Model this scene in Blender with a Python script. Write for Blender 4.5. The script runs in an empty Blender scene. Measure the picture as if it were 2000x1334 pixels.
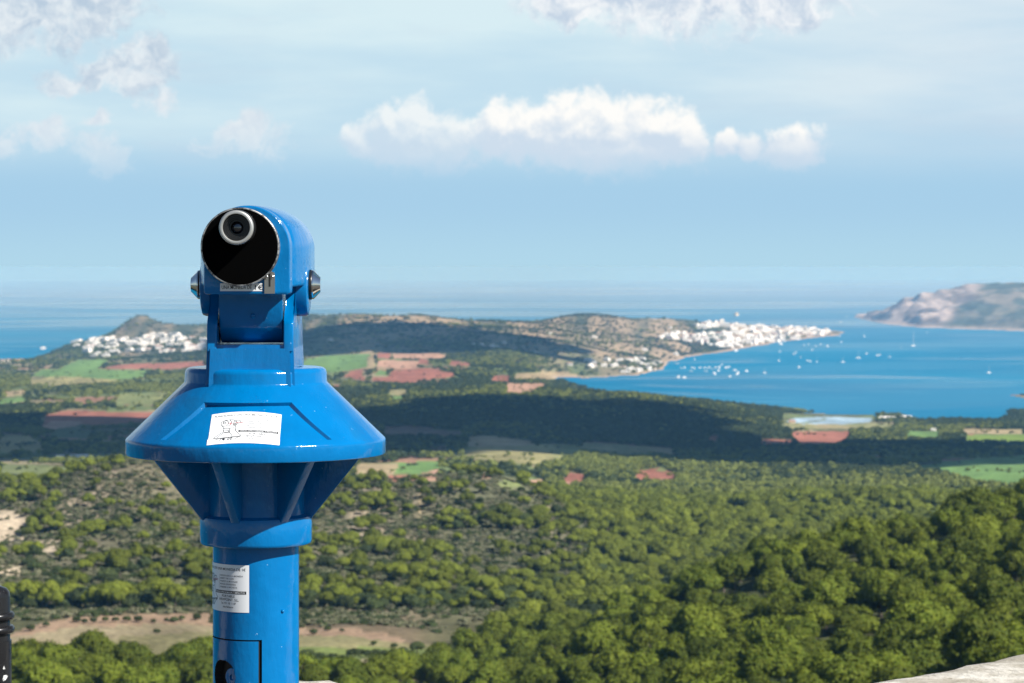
import bpy, bmesh, math, random
import numpy as np
from mathutils import Vector, Matrix, noise as mnoise

random.seed(7)
rng = np.random.default_rng(11)
R = math.radians
scene = bpy.context.scene
COL = scene.collection

# ------------------------------------------------------------------ camera, world, sun, exposure
CAM_Z = 340.0          # the terrace stands on a hill about 340 m above the bay
FPX = 5000.0           # 90 mm lens on a 36 mm wide frame, in pixels of the 2000 px photograph
EYE = 520.0            # image row of eye level
TERRACE_Z = CAM_Z - 1.5

cam_d = bpy.data.cameras.new('camera')
cam = bpy.data.objects.new('camera', cam_d)
COL.objects.link(cam)
cam.location = (0, 0, CAM_Z)
cam.rotation_euler = (R(90), 0, 0)
cam_d.lens = 90
cam_d.sensor_width = 36
cam_d.shift_y = -(667.0 - EYE) / 2000.0
cam_d.clip_start = 0.1
cam_d.clip_end = 200000
cam_d.dof.use_dof = True
cam_d.dof.focus_distance = 4.85
cam_d.dof.aperture_fstop = 15.0
scene.camera = cam

SUN_AZ, SUN_EL = R(121), R(41)
SUN_DIR = Vector((math.sin(SUN_AZ) * math.cos(SUN_EL), math.cos(SUN_AZ) * math.cos(SUN_EL), math.sin(SUN_EL)))
sun_d = bpy.data.lights.new('sun', 'SUN')
sun_d.energy = 4.9
sun_d.angle = R(0.5)
sun_d.color = (1.0, 0.965, 0.91)
sun = bpy.data.objects.new('sun', sun_d)
COL.objects.link(sun)
sun.location = (20, -10, CAM_Z + 40)
sun.rotation_euler = SUN_DIR.to_track_quat('Z', 'Y').to_euler()

scene.view_settings.view_transform = 'Standard'
scene.view_settings.look = 'None'
scene.view_settings.exposure = 0.68
scene.view_settings.gamma = 1
scene.view_settings.use_curve_mapping = False
scene.cycles.use_denoising = True
scene.cycles.max_bounces = 6
scene.cycles.diffuse_bounces = 2
scene.cycles.glossy_bounces = 3
scene.cycles.transmission_bounces = 3
scene.cycles.transparent_max_bounces = 6
scene.cycles.volume_bounces = 1
scene.cycles.sample_clamp_indirect = 6
scene.cycles.use_adaptive_sampling = False


class NT:
    """small helper to write node trees as expressions"""
    def __init__(self, tree):
        self.t = tree
        self.n = tree.nodes
        self.l = tree.links

    def node(self, kind, **kw):
        nd = self.n.new(kind)
        for k, v in kw.items():
            setattr(nd, k, v)
        return nd

    def put(self, sock, v):
        if isinstance(v, bpy.types.NodeSocket):
            self.l.new(v, sock)
        elif v is not None:
            if isinstance(v, (tuple, list)) and len(v) == 3 and sock.type == 'RGBA':
                v = (*v, 1.0)
            sock.default_value = v

    def math(self, op, a, b=None, c=None, clamp=False):
        nd = self.node('ShaderNodeMath', operation=op, use_clamp=clamp)
        self.put(nd.inputs[0], a)
        if b is not None: self.put(nd.inputs[1], b)
        if c is not None: self.put(nd.inputs[2], c)
        return nd.outputs[0]

    def vmath(self, op, a, b=None, scale=None):
        nd = self.node('ShaderNodeVectorMath', operation=op)
        self.put(nd.inputs[0], a)
        if b is not None: self.put(nd.inputs[1], b)
        if scale is not None: self.put(nd.inputs[3], scale)
        return nd.outputs[1] if op in ('LENGTH', 'DOT_PRODUCT', 'DISTANCE') else nd.outputs[0]

    def ramp(self, v, a, b, lo=0.0, hi=1.0, smooth=True):
        nd = self.node('ShaderNodeMapRange', interpolation_type='SMOOTHSTEP' if smooth else 'LINEAR', clamp=True)
        self.put(nd.inputs[0], v)
        for i, x in enumerate((a, b, lo, hi)):
            self.put(nd.inputs[1 + i], x)
        return nd.outputs[0]

    def mix(self, f, a, b, kind='MIX'):
        nd = self.node('ShaderNodeMix', data_type='RGBA', blend_type=kind)
        self.put(nd.inputs[0], f)
        self.put(nd.inputs[6], a)
        self.put(nd.inputs[7], b)
        return nd.outputs[2]

    def noise(self, vec, scale, detail=4, rough=0.5, dist=0.0, out=0):
        nd = self.node('ShaderNodeTexNoise')
        if vec is not None: self.l.new(vec, nd.inputs['Vector'])
        nd.inputs['Scale'].default_value = scale
        nd.inputs['Detail'].default_value = detail
        nd.inputs['Roughness'].default_value = rough
        nd.inputs['Distortion'].default_value = dist
        return nd.outputs[out]

    def comb(self, x, y, z=0.0):
        nd = self.node('ShaderNodeCombineXYZ')
        for i, v in enumerate((x, y, z)): self.put(nd.inputs[i], v)
        return nd.outputs[0]

    def sep(self, v):
        nd = self.node('ShaderNodeSeparateXYZ')
        self.l.new(v, nd.inputs[0])
        return nd.outputs


def build_world():
    w = bpy.data.worlds.new("World")
    scene.world = w
    w.use_nodes = True
    w.node_tree.nodes.clear()
    k = NT(w.node_tree)
    sky = k.node('ShaderNodeTexSky', sky_type='NISHITA', sun_disc=False)
    sky.sun_elevation = SUN_EL
    sky.sun_rotation = SUN_AZ
    sky.altitude = 340
    sky.air_density = 1.0
    sky.dust_density = 0.3
    sky.ozone_density = 3.0
    bg_sky = k.node('ShaderNodeBackground')
    k.l.new(sky.outputs[0], bg_sky.inputs[0])
    bg_sky.inputs[1].default_value = 0.05
    # heading and elevation of the viewed direction, as a tangent plane facing the bay
    tc = k.node('ShaderNodeTexCoord')
    x, y, z = k.sep(tc.outputs['Generated'])
    ys = k.math('MAXIMUM', y, 0.05)
    U = k.math('MULTIPLY_ADD', k.math('DIVIDE', x, ys), 50.0, 10.0)
    V = k.math('MULTIPLY_ADD', k.math('DIVIDE', z, ys), -50.0, 5.2)
    P = k.comb(U, V, 0.0)
    wcol = k.noise(P, 0.9, 6, 0.58, out=1)
    wv = k.vmath('SUBTRACT', wcol, (0.5, 0.5, 0.5))
    Pw = k.vmath('ADD', P, k.vmath('SCALE', wv, scale=0.62))
    Pw2 = k.vmath('ADD', P, k.vmath('SCALE', wv, scale=1.5))
    fine = k.noise(P, 3.2, 8, 0.62)
    finer = k.math('SUBTRACT', fine, 0.5)

    def puffs(vec, lst, kk=0.35):
        uu, vv, _ = k.sep(vec)
        acc = None
        for cx, cy, rx, ry in lst:
            a = k.math('DIVIDE', k.math('SUBTRACT', uu, cx), rx)
            b = k.math('DIVIDE', k.math('SUBTRACT', vv, cy), ry)
            d = k.math('SUBTRACT', 1.0, k.math('SQRT', k.math('ADD', k.math('MULTIPLY', a, a), k.math('MULTIPLY', b, b))))
            acc = d if acc is None else k.math('SMOOTH_MAX', acc, d, kk)
        return acc

    # blue band low over the sea, whiter veil of thin cloud higher up
    # base colours here are what the sky gives off in that direction
    low = k.mix(k.ramp(V, 5.25, 3.9), (0.420, 0.652, 0.795), (0.375, 0.600, 0.785))
    Pst = k.comb(k.math('MULTIPLY', U, 0.10), k.math('MULTIPLY', V, 0.55), 2.0)
    st = k.noise(Pst, 1.3, 5, 0.55)
    veil_n = k.ramp(st, 0.30, 0.72)
    veil_h = k.ramp(V, 3.75, 1.9)
    veil = k.math('MULTIPLY', veil_h, k.math('MULTIPLY_ADD', veil_n, 0.55, 0.50), clamp=True)
    side = k.ramp(U, 9.0, 20.0)
    veil_c = k.mix(side, (0.660, 0.815, 0.870), (0.66, 0.775, 0.85))
    c = k.mix(veil, low, veil_c)
    # grey smudges of the far cloud deck under the veil
    sm = k.noise(k.comb(k.math('MULTIPLY', U, 0.22), k.math('MULTIPLY', V, 0.9), 7.0), 1.1, 6, 0.6)
    smf = k.math('MULTIPLY', k.ramp(sm, 0.50, 0.78), k.math('MULTIPLY', k.ramp(V, 3.9, 2.9), 0.35))
    c = k.mix(smf, c, (0.53, 0.64, 0.76))

    # distant cumulus row with crisp sunlit tops and bases lost in haze
    cum = [(7.05, 2.80, .45, .42), (7.9, 2.68, .95, .80), (8.6, 2.85, .85, .65), (9.75, 2.60, .62, .66), (10.4, 2.68, 1.0, .75),
           (11.35, 2.50, 1.30, .82), (11.9, 2.6, .95, .75), (12.8, 2.62, .95, .78), (13.3, 2.8, .65, .55), (14.2, 2.80, .34, .30), (14.65, 2.85, .34, .30),
           (15.55, 2.88, .80, .56), (8.3, 3.05, .8, .45), (12.0, 3.0, 1.7, .6)]
    billow = k.math('SUBTRACT', k.noise(P, 1.7, 10, 0.60, 0.25), 0.5)

    def field(off):
        q = k.vmath('ADD', Pw, off) if off else Pw
        q0 = k.vmath('ADD', P, off) if off else P
        bl = k.math('SUBTRACT', k.noise(q0, 1.9, 10, 0.62, 0.3), 0.5)
        return k.math('MULTIPLY_ADD', bl, 1.45, puffs(q, cum))
    f = field(None)
    dens = k.ramp(f, -0.06, 0.40)
    basefade = k.ramp(k.math('MULTIPLY_ADD', billow, 0.9, V), 3.85, 2.80)
    dens = k.math('MULTIPLY', dens, k.math('MULTIPLY', k.math('MULTIPLY_ADD', basefade, 0.93, 0.0), k.ramp(U, 8.7, 9.8, .70, 1.0)))
    # light side of each billow: compare with the same field a step towards the sun
    lit = k.ramp(k.math('SUBTRACT', f, field((0.13, -0.22, 0.0))), -0.22, 0.62)
    lit = k.math('MULTIPLY', lit, k.ramp(V, 3.20, 2.30, 0.10, 1.15), clamp=True)
    lit = k.math('MULTIPLY_ADD', k.ramp(f, .95, .25), k.math('MULTIPLY', k.ramp(V, 2.75, 2.05), .55), lit, clamp=True)
    ccol = k.mix(lit, (0.60, 0.70, 0.815), (0.985, 0.965, 0.93))
    c = k.mix(dens, c, ccol)

    # nearer ragged clouds: top left corner, broken bits below it, and the one cut by the top of the view
    near = [(0.4, 0.30, 2.3, .85), (1.8, 0.15, 1.3, .65), (-.4, .5, 1.2, .6), (2.3, 1.45, 1.25, .52), (2.9, 1.10, .70, .42), (1.3, 1.65, .75, .34), (0.9, 2.7, .7, .42),
            (0.0, 2.85, .6, .5), (2.0, 3.1, .6, .4), (4.7, 2.75, 1.1, .42), (1.9, 2.45, .35, .16), (3.1, 1.9, .4, .3),
            (11.3, 0.12, 1.2, .62), (12.9, 0.0, 2.0, .85), (15.0, 0.0, 1.9, .75), (10.9, -0.2, 1.2, .6), (13.8, -.3, 3.0, .9)]
    wisp = k.noise(Pw2, 1.7, 9, 0.66)
    fw = k.math('MULTIPLY_ADD', k.math('SUBTRACT', wisp, 0.5), 1.9, puffs(Pw2, near))
    dw = k.math('MULTIPLY', k.ramp(fw, -0.05, 0.62), k.ramp(V, 3.7, 2.2, 0.18, 0.93))
    wl = k.ramp(k.noise(k.vmath('ADD', Pw2, (0.1, -0.16, 0)), 1.7, 9, 0.66), 0.36, 0.66)
    lowlit = k.ramp(V, 1.2, 2.6)
    wcol2 = k.mix(wl, k.mix(k.ramp(U, 6, 10), (0.77, 0.825, 0.865), (.90, .915, .93)), k.mix(k.ramp(U, 6, 10), k.mix(lowlit, (0.46, 0.57, 0.695), (0.66, 0.74, 0.82)), (.52, .62, .745)))
    c = k.mix(dw, c, wcol2)

    bg_c = k.node('ShaderNodeBackground')
    k.l.new(c, bg_c.inputs[0])
    bg_c.inputs[1].default_value = 0.65
    # the clouded northern quarter of the sky passes smoothly into the clear sky dome
    el = k.math('DIVIDE', z, k.math('MAXIMUM', y, 0.05))
    m = k.math('MULTIPLY', k.ramp(y, 0.3, 0.75), k.ramp(el, 0.55, 0.12))
    ms = k.node('ShaderNodeMixShader')
    k.l.new(m, ms.inputs[0])
    k.l.new(bg_sky.outputs[0], ms.inputs[1])
    k.l.new(bg_c.outputs[0], ms.inputs[2])
    out = k.node('ShaderNodeOutputWorld')
    k.l.new(ms.outputs[0], out.inputs[0])


build_world()

# ------------------------------------------------------------------ small builders
def tag(o, label=None, cat=None, group=None, kind=None):
    if label: o['label'] = label
    if cat: o['category'] = cat
    if group: o['group'] = group
    if kind: o['kind'] = kind
    return o


def link(name, me, parent=None, loc=(0, 0, 0)):
    o = bpy.data.objects.new(name, me)
    COL.objects.link(o)
    o.location = loc
    if parent: o.parent = parent
    return o


def empty(name, loc):
    o = bpy.data.objects.new(name, None)
    COL.objects.link(o)
    o.location = loc
    o.empty_display_size = 0.2
    return o


def mesh_np(name, V, F, mats=(), smooth=True):
    me = bpy.data.meshes.new(name)
    V = np.asarray(V, np.float32)
    if isinstance(F, np.ndarray):
        n, kf = F.shape
        me.vertices.add(len(V)); me.vertices.foreach_set('co', V.ravel())
        me.loops.add(n * kf); me.loops.foreach_set('vertex_index', F.astype(np.int32).ravel())
        me.polygons.add(n); me.polygons.foreach_set('loop_start', np.arange(0, n * kf, kf, dtype=np.int32))
        me.update(calc_edges=True); me.validate()
    else:
        me.from_pydata(V.tolist(), [], F); me.update()
    for m in mats: me.materials.append(m)
    me.polygons.foreach_set('use_smooth', [smooth] * len(me.polygons))
    return me


def bm_mesh(name, bm, mats, angle=35, smooth=True):
    bmesh.ops.recalc_face_normals(bm, faces=bm.faces)
    me = bpy.data.meshes.new(name)
    bm.to_mesh(me); bm.free()
    for m in (mats if isinstance(mats, (list, tuple)) else [mats]): me.materials.append(m)
    if smooth:
        me.polygons.foreach_set('use_smooth', [True] * len(me.polygons))
        me.set_sharp_from_angle(angle=R(angle))
    return me


def lathe(bm, prof, n=96, axis='Z', c=(0, 0, 0), a0=0.0, a1=2 * math.pi, cap0=True, cap1=True):
    """profile of (radius, height) turned round an axis"""
    full = abs(a1 - a0 - 2 * math.pi) < 1e-6
    m = n if full else n + 1
    rings = []
    for r, h in prof:
        ring = []
        for i in range(m):
            a = a0 + (a1 - a0) * i / n
            p, q = r * math.cos(a), r * math.sin(a)
            v = {'Z': (p, q, h), 'X': (h, p, q), 'Y': (p, h, q)}[axis]
            ring.append(bm.verts.new((v[0] + c[0], v[1] + c[1], v[2] + c[2])))
        rings.append(ring)
    for a, b in zip(rings, rings[1:]):
        for i in range(m if full else m - 1):
            j = (i + 1) % m
            bm.faces.new((a[i], a[j], b[j], b[i]))
    if full and cap0: bm.faces.new(rings[0])
    if full and cap1: bm.faces.new(rings[-1][::-1])
    return rings


def box(bm, x0, x1, y0, y1, z0, z1, bev=0.0, seg=2):
    vs = [bm.verts.new((x, y, z)) for z in (z0, z1) for y in (y0, y1) for x in (x0, x1)]
    fs = [(0, 1, 3, 2), (4, 6, 7, 5), (0, 4, 5, 1), (2, 3, 7, 6), (0, 2, 6, 4), (1, 5, 7, 3)]
    faces = [bm.faces.new([vs[i] for i in f]) for f in fs]
    if bev:
        es = list({e for f in faces for e in f.edges})
        bmesh.ops.bevel(bm, geom=es, offset=bev, segments=seg, affect='EDGES', profile=0.5)
    return vs


def extrude_poly(bm, pts, x0, x1, bev=0.0):
    """polygon of (y, z) points extruded along x"""
    a = [bm.verts.new((x0, p[0], p[1])) for p in pts]
    b = [bm.verts.new((x1, p[0], p[1])) for p in pts]
    fs = [bm.faces.new(a), bm.faces.new(b[::-1])]
    n = len(pts)
    for i in range(n):
        j = (i + 1) % n
        fs.append(bm.faces.new((a[i], b[i], b[j], a[j])))
    if bev:
        es = list({e for f in fs[:2] for e in f.edges})
        bmesh.ops.bevel(bm, geom=es, offset=bev, segments=3, affect='EDGES', profile=0.5)


def material(name, base=(0.5, 0.5, 0.5), rough=0.5, metal=0.0, spec=0.5, coat=0.0, coat_rough=0.05):
    m = bpy.data.materials.new(name)
    m.use_nodes = True
    b = m.node_tree.nodes['Principled BSDF']
    b.inputs['Base Color'].default_value = (*base, 1)
    b.inputs['Roughness'].default_value = rough
    b.inputs['Metallic'].default_value = metal
    b.inputs['Specular IOR Level'].default_value = spec
    b.inputs['Coat Weight'].default_value = coat
    b.inputs['Coat Roughness'].default_value = coat_rough
    return m, NT(m.node_tree), b


def bump(k, b, h, strength=0.3, dist=0.01):
    nd = k.node('ShaderNodeBump')
    nd.inputs['Strength'].default_value = strength
    nd.inputs['Distance'].default_value = dist
    k.l.new(h, nd.inputs['Height'])
    k.l.new(nd.outputs[0], b.inputs['Normal'])
    return nd


# ------------------------------------------------------------------ noise on arrays
def _hash(ix, iy, s):
    h = (ix.astype(np.int64) * 374761393 + iy.astype(np.int64) * 668265263 + s * 1442695041) & 0xFFFFFFFF
    h = ((h ^ (h >> 13)) * 1274126177) & 0xFFFFFFFF
    return ((h ^ (h >> 16)) & 0xFFFF) / 65535.0


def vnoise(x, y, s=0):
    ix, iy = np.floor(x), np.floor(y)
    fx, fy = x - ix, y - iy
    fx, fy = fx * fx * fx * (fx * (fx * 6 - 15) + 10), fy * fy * fy * (fy * (fy * 6 - 15) + 10)
    a, b = _hash(ix, iy, s), _hash(ix + 1, iy, s)
    c, d = _hash(ix, iy + 1, s), _hash(ix + 1, iy + 1, s)
    return (a + (b - a) * fx) * (1 - fy) + (c + (d - c) * fx) * fy


def fbm(x, y, s=0, oct=4, g=0.5):
    v, a, t = 0, 1.0, 0
    for i in range(oct):
        v = v + a * vnoise(x * 2 ** i + 17.3 * i, y * 2 ** i - 9.1 * i, s + i)
        t += a; a *= g
    return v / t


def sstep(a, b, x):
    t = np.clip((x - a) / (b - a), 0, 1)
    return t * t * (3 - 2 * t)


def inpoly(px, py, poly):
    r = np.zeros(px.shape, bool)
    n = len(poly)
    for i in range(n):
        x0, y0 = poly[i]; x1, y1 = poly[(i + 1) % n]
        if y0 == y1: continue
        c = ((y0 > py) != (y1 > py)) & (px < (x1 - x0) * (py - y0) / (y1 - y0) + x0)
        r ^= c
    return r


def polydist(px, py, poly, sy=1.0):
    d = np.full(px.shape, 1e9)
    n = len(poly)
    for i in range(n):
        x0, y0 = poly[i]; x1, y1 = poly[(i + 1) % n]
        ax, ay = x1 - x0, (y1 - y0) * sy
        t = np.clip(((px - x0) * ax + (py - y0) * sy * ay) / (ax * ax + ay * ay + 1e-9), 0, 1)
        d = np.minimum(d, np.hypot(px - x0 - t * ax, (py - y0) * sy - t * ay))
    return d


def pchip(xk, yk, x):
    xk, yk = np.asarray(xk, float), np.asarray(yk, float)
    h = np.diff(xk); d = np.diff(yk) / h
    m = np.zeros_like(yk)
    m[0], m[-1] = d[0], d[-1]
    for i in range(1, len(yk) - 1):
        if d[i - 1] * d[i] > 0:
            w1, w2 = 2 * h[i] + h[i - 1], h[i] + 2 * h[i - 1]
            m[i] = (w1 + w2) / (w1 / d[i - 1] + w2 / d[i])
    i = np.clip(np.searchsorted(xk, x) - 1, 0, len(h) - 1)
    t = (x - xk[i]) / h[i]
    return (yk[i] * (1 + 2 * t) * (1 - t) ** 2 + m[i] * h[i] * t * (1 - t) ** 2 + yk[i + 1] * t * t * (3 - 2 * t) + m[i + 1] * h[i] * t * t * (t - 1))


# ------------------------------------------------------------------ the lie of the land
# bearing = 5000 * X / Y + 1000; ground rows at a set of distances along each bearing
DK = [10, 60, 250, 450, 560, 700, 850, 1000, 1150, 1400, 1750, 2100, 2600, 3200, 4000, 5000, 5800, 7500, 9000, 10300, 11500, 13000]
KN = {
    -900: [6000, 3500, 1850, 1540, 1450, 1360, 1295, 1225, 1160, 1080, 980, 940, 915, 880, 840, 790, 765, 725, 704, 690, 680, 660],
    0:    [6000, 3500, 1850, 1540, 1450, 1360, 1295, 1225, 1160, 1060, 965, 935, 915, 880, 840, 790, 765, 725, 704, 690, 680, 660],
    300:  [6000, 3500, 1850, 1540, 1450, 1365, 1290, 1220, 1150, 1030, 905, 960, 920, 880, 838, 785, 755, 715, 690, 662, 643, 660],
    450:  [6000, 3500, 1850, 1540, 1450, 1368, 1292, 1222, 1155, 1045, 930, 968, 920, 880, 838, 788, 755, 710, 678, 650, 640, 660],
    620:  [6000, 3500, 1850, 1545, 1455, 1370, 1296, 1226, 1160, 1060, 955, 975, 920, 880, 838, 790, 755, 705, 665, 632, 614, 660],
    950:  [6000, 3500, 1900, 1580, 1490, 1400, 1320, 1255, 1190, 1085, 945, 962, 918, 877, 835, 775, 752, 700, 657, 628, 632, 660],
    1200: [6000, 3500, 1950, 1560, 1420, 1310, 1235, 1285, 1215, 1120, 1035, 990, 945, 895, 850, 775, 775, 745, 690, 650, 622, 660],
    1500: [6000, 3500, 1900, 1450, 1325, 1215, 1125, 1200, 1200, 1125, 1055, 1003, 950, 908, 866, 816, 800, 745, 710, 680, 648, 640],
    1800: [6000, 3500, 1850, 1400, 1275, 1160, 1058, 1090, 1200, 1135, 1060, 1000, 945, 908, 870, 840, 818, 745, 710, 690, 680, 660],
    2000: [6000, 3500, 1800, 1350, 1225, 1110, 1022, 1000, 1110, 1135, 1055, 990, 940, 905, 868, 836, 815, 745, 710, 690, 680, 660],
    2900: [6000, 3500, 1700, 1250, 1120, 1000, 900, 840, 900, 1000, 1020, 980, 935, 900, 865, 834, 800, 735, 710, 690, 680, 660],
}
WATER = [(-3000, 712), (0, 706), (60, 702), (84, 694), (100, 686), (130, 674), (180, 662), (260, 652), (400, 650), (700, 648), (1100, 647), (1350, 643),
         (1500, 641), (1600, 644), (1652, 648), (1640, 654), (1580, 661), (1520, 669), (1470, 677), (1430, 684), (1395, 690),
         (1340, 698), (1305, 708), (1290, 723), (1240, 733), (1150, 738), (1090, 737), (1070, 743), (1100, 755), (1200, 775), (1350, 788),
         (1500, 798), (1560, 801), (1572, 806), (1600, 808), (1760, 812), (1790, 822), (1850, 820), (1950, 821), (1968, 812), (1958, 804),
         (2000, 803), (2010, 780), (1978, 773), (2060, 766), (4000, 745), (4000, 678), (2600, 668), (2000, 647), (1800, 640), (1730, 633),
         (1700, 627), (1672, 621), (1672, 613), (1800, 606), (2000, 600), (4000, 590), (4000, 400), (-3000, 400)]

TX = np.arange(-900, 2901, 20.0)
TD = np.exp(np.linspace(math.log(10), math.log(22000), 420))


def build_table():
    cols = sorted(KN)
    H = np.array([[CAM_Z - (y - EYE) * d / FPX for d, y in zip(DK, KN[c])] for c in cols])
    A = np.array([pchip(np.log(DK), H[i], np.log(np.clip(TD, 10, 13000))) for i in range(len(cols))])
    T = np.empty((len(TX), len(TD)))
    for j in range(len(TD)):
        T[:, j] = pchip(cols, A[:, j], TX)
    return T


TABLE = build_table()


def height(px, D):
    """ground height at bearing px and forward distance D"""
    px, D = np.asarray(px, float), np.asarray(D, float)
    fx = np.clip((px - TX[0]) / 20.0, 0, len(TX) - 1.001)
    fd = np.clip(np.log(np.maximum(D, 10) / 10) / math.log(2200) * (len(TD) - 1), 0, len(TD) - 1.001)
    ix, jd = fx.astype(int), fd.astype(int)
    tx, td = fx - ix, fd - jd
    h = (TABLE[ix, jd] * (1 - td) + TABLE[ix, jd + 1] * td) * (1 - tx) + (TABLE[ix + 1, jd] * (1 - td) + TABLE[ix + 1, jd + 1] * td) * tx
    X = (px - 1000) / FPX * D
    nz = (fbm(X / 90, D / 90, 3, 4) - 0.5) * 12 * sstep(60, 700, D) * (1 - 0.6 * sstep(2300, 3500, D))
    nz = nz + (fbm(X / 520, D / 520, 9, 4) - 0.5) * 60 * sstep(7200, 9500, D)
    nz = nz + (fbm(X / 240, D / 240, 19, 3) - 0.5) * 38 * sstep(1000, 1300, D) * (1 - sstep(1900, 2300, D))
    h = h + nz
    # hills along the far shore
    for cx, cd, w, dd, a in ((272, 11300, 42, 500, 62), (350, 10700, 60, 500, 20), (1330, 11800, 60, 700, 6), (1125, 11300, 70, 700, 28), (1440, 12400, 70, 500, 22),
                             (790, 10900, 90, 700, 20), (640, 11000, 60, 700, 12)):
        h = h + a * np.exp(-((px - cx) / w) ** 2 - ((D - cd) / dd) ** 2)
    # the headland across the bay mouth
    crest = np.interp(px, [1660, 1690, 1710, 1718, 1730, 1760, 1800, 1850, 1900, 2000, 2400, 2900], [0, 40, 62, 58, 84, 128, 172, 206, 226, 240, 262, 262])
    front = np.interp(px, [1660, 1720, 1800, 2000, 2600], [16500, 15200, 14150, 13350, 11500])
    hd = crest * np.minimum(np.clip((D - front) / (15800 - front), 0, 1) ** 0.75, np.clip((18500 - D) / 2500, 0, 1))
    gul = 1 - np.abs(fbm(X / 120, D / 420, 35, 4) * 2 - 1)
    hd = hd + ((fbm(X / 260, D / 260, 33, 4) - 0.5) * 52 - (gul - .55) * 46 * np.clip(1.3 - (px - 1720) / 220, .25, 1)) * np.clip(hd / 50, 0, 1)
    h = np.where((px > 1655) & (D > 11300), hd, h)
    # shoreline
    yw = EYE + CAM_Z * FPX / D
    wob = (fbm(X / 160, D / 160, 41, 3) - 0.5)
    ins = inpoly(px + wob * 16, yw + wob * 3, WATER)
    far = D > 4200
    sd = polydist(px, yw, WATER, 3.0)
    hs = np.maximum(h, 2.0) * sstep(0, 40, sd) + 1.4 * (1 - sstep(0, 40, sd))
    hs = np.where(px > 1655, np.where(D > 11300, np.maximum(h, 1.5) * sstep(0, 10, sd) + 1.2, hs), hs)
    return np.where(far, np.where(ins, -4.0, hs), h)


def row_of(px, D, h):
    return EYE + (CAM_Z - h) * FPX / D


_cache = {}
def to_ground(px, row):
    """first ground point seen along a bearing at an image row"""
    key = round(px)
    if key not in _cache:
        D = np.exp(np.linspace(math.log(300), math.log(19000), 1500))
        h = np.maximum(height(np.full_like(D, px), D), 0.0)
        _cache[key] = (D, h, np.minimum.accumulate(row_of(px, D, h)))
    D, h, rr = _cache[key]
    i = min(int(np.searchsorted(-rr, -row)), len(D) - 1)
    return Vector(((px - 1000) / FPX * D[i], D[i], h[i]))


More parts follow.
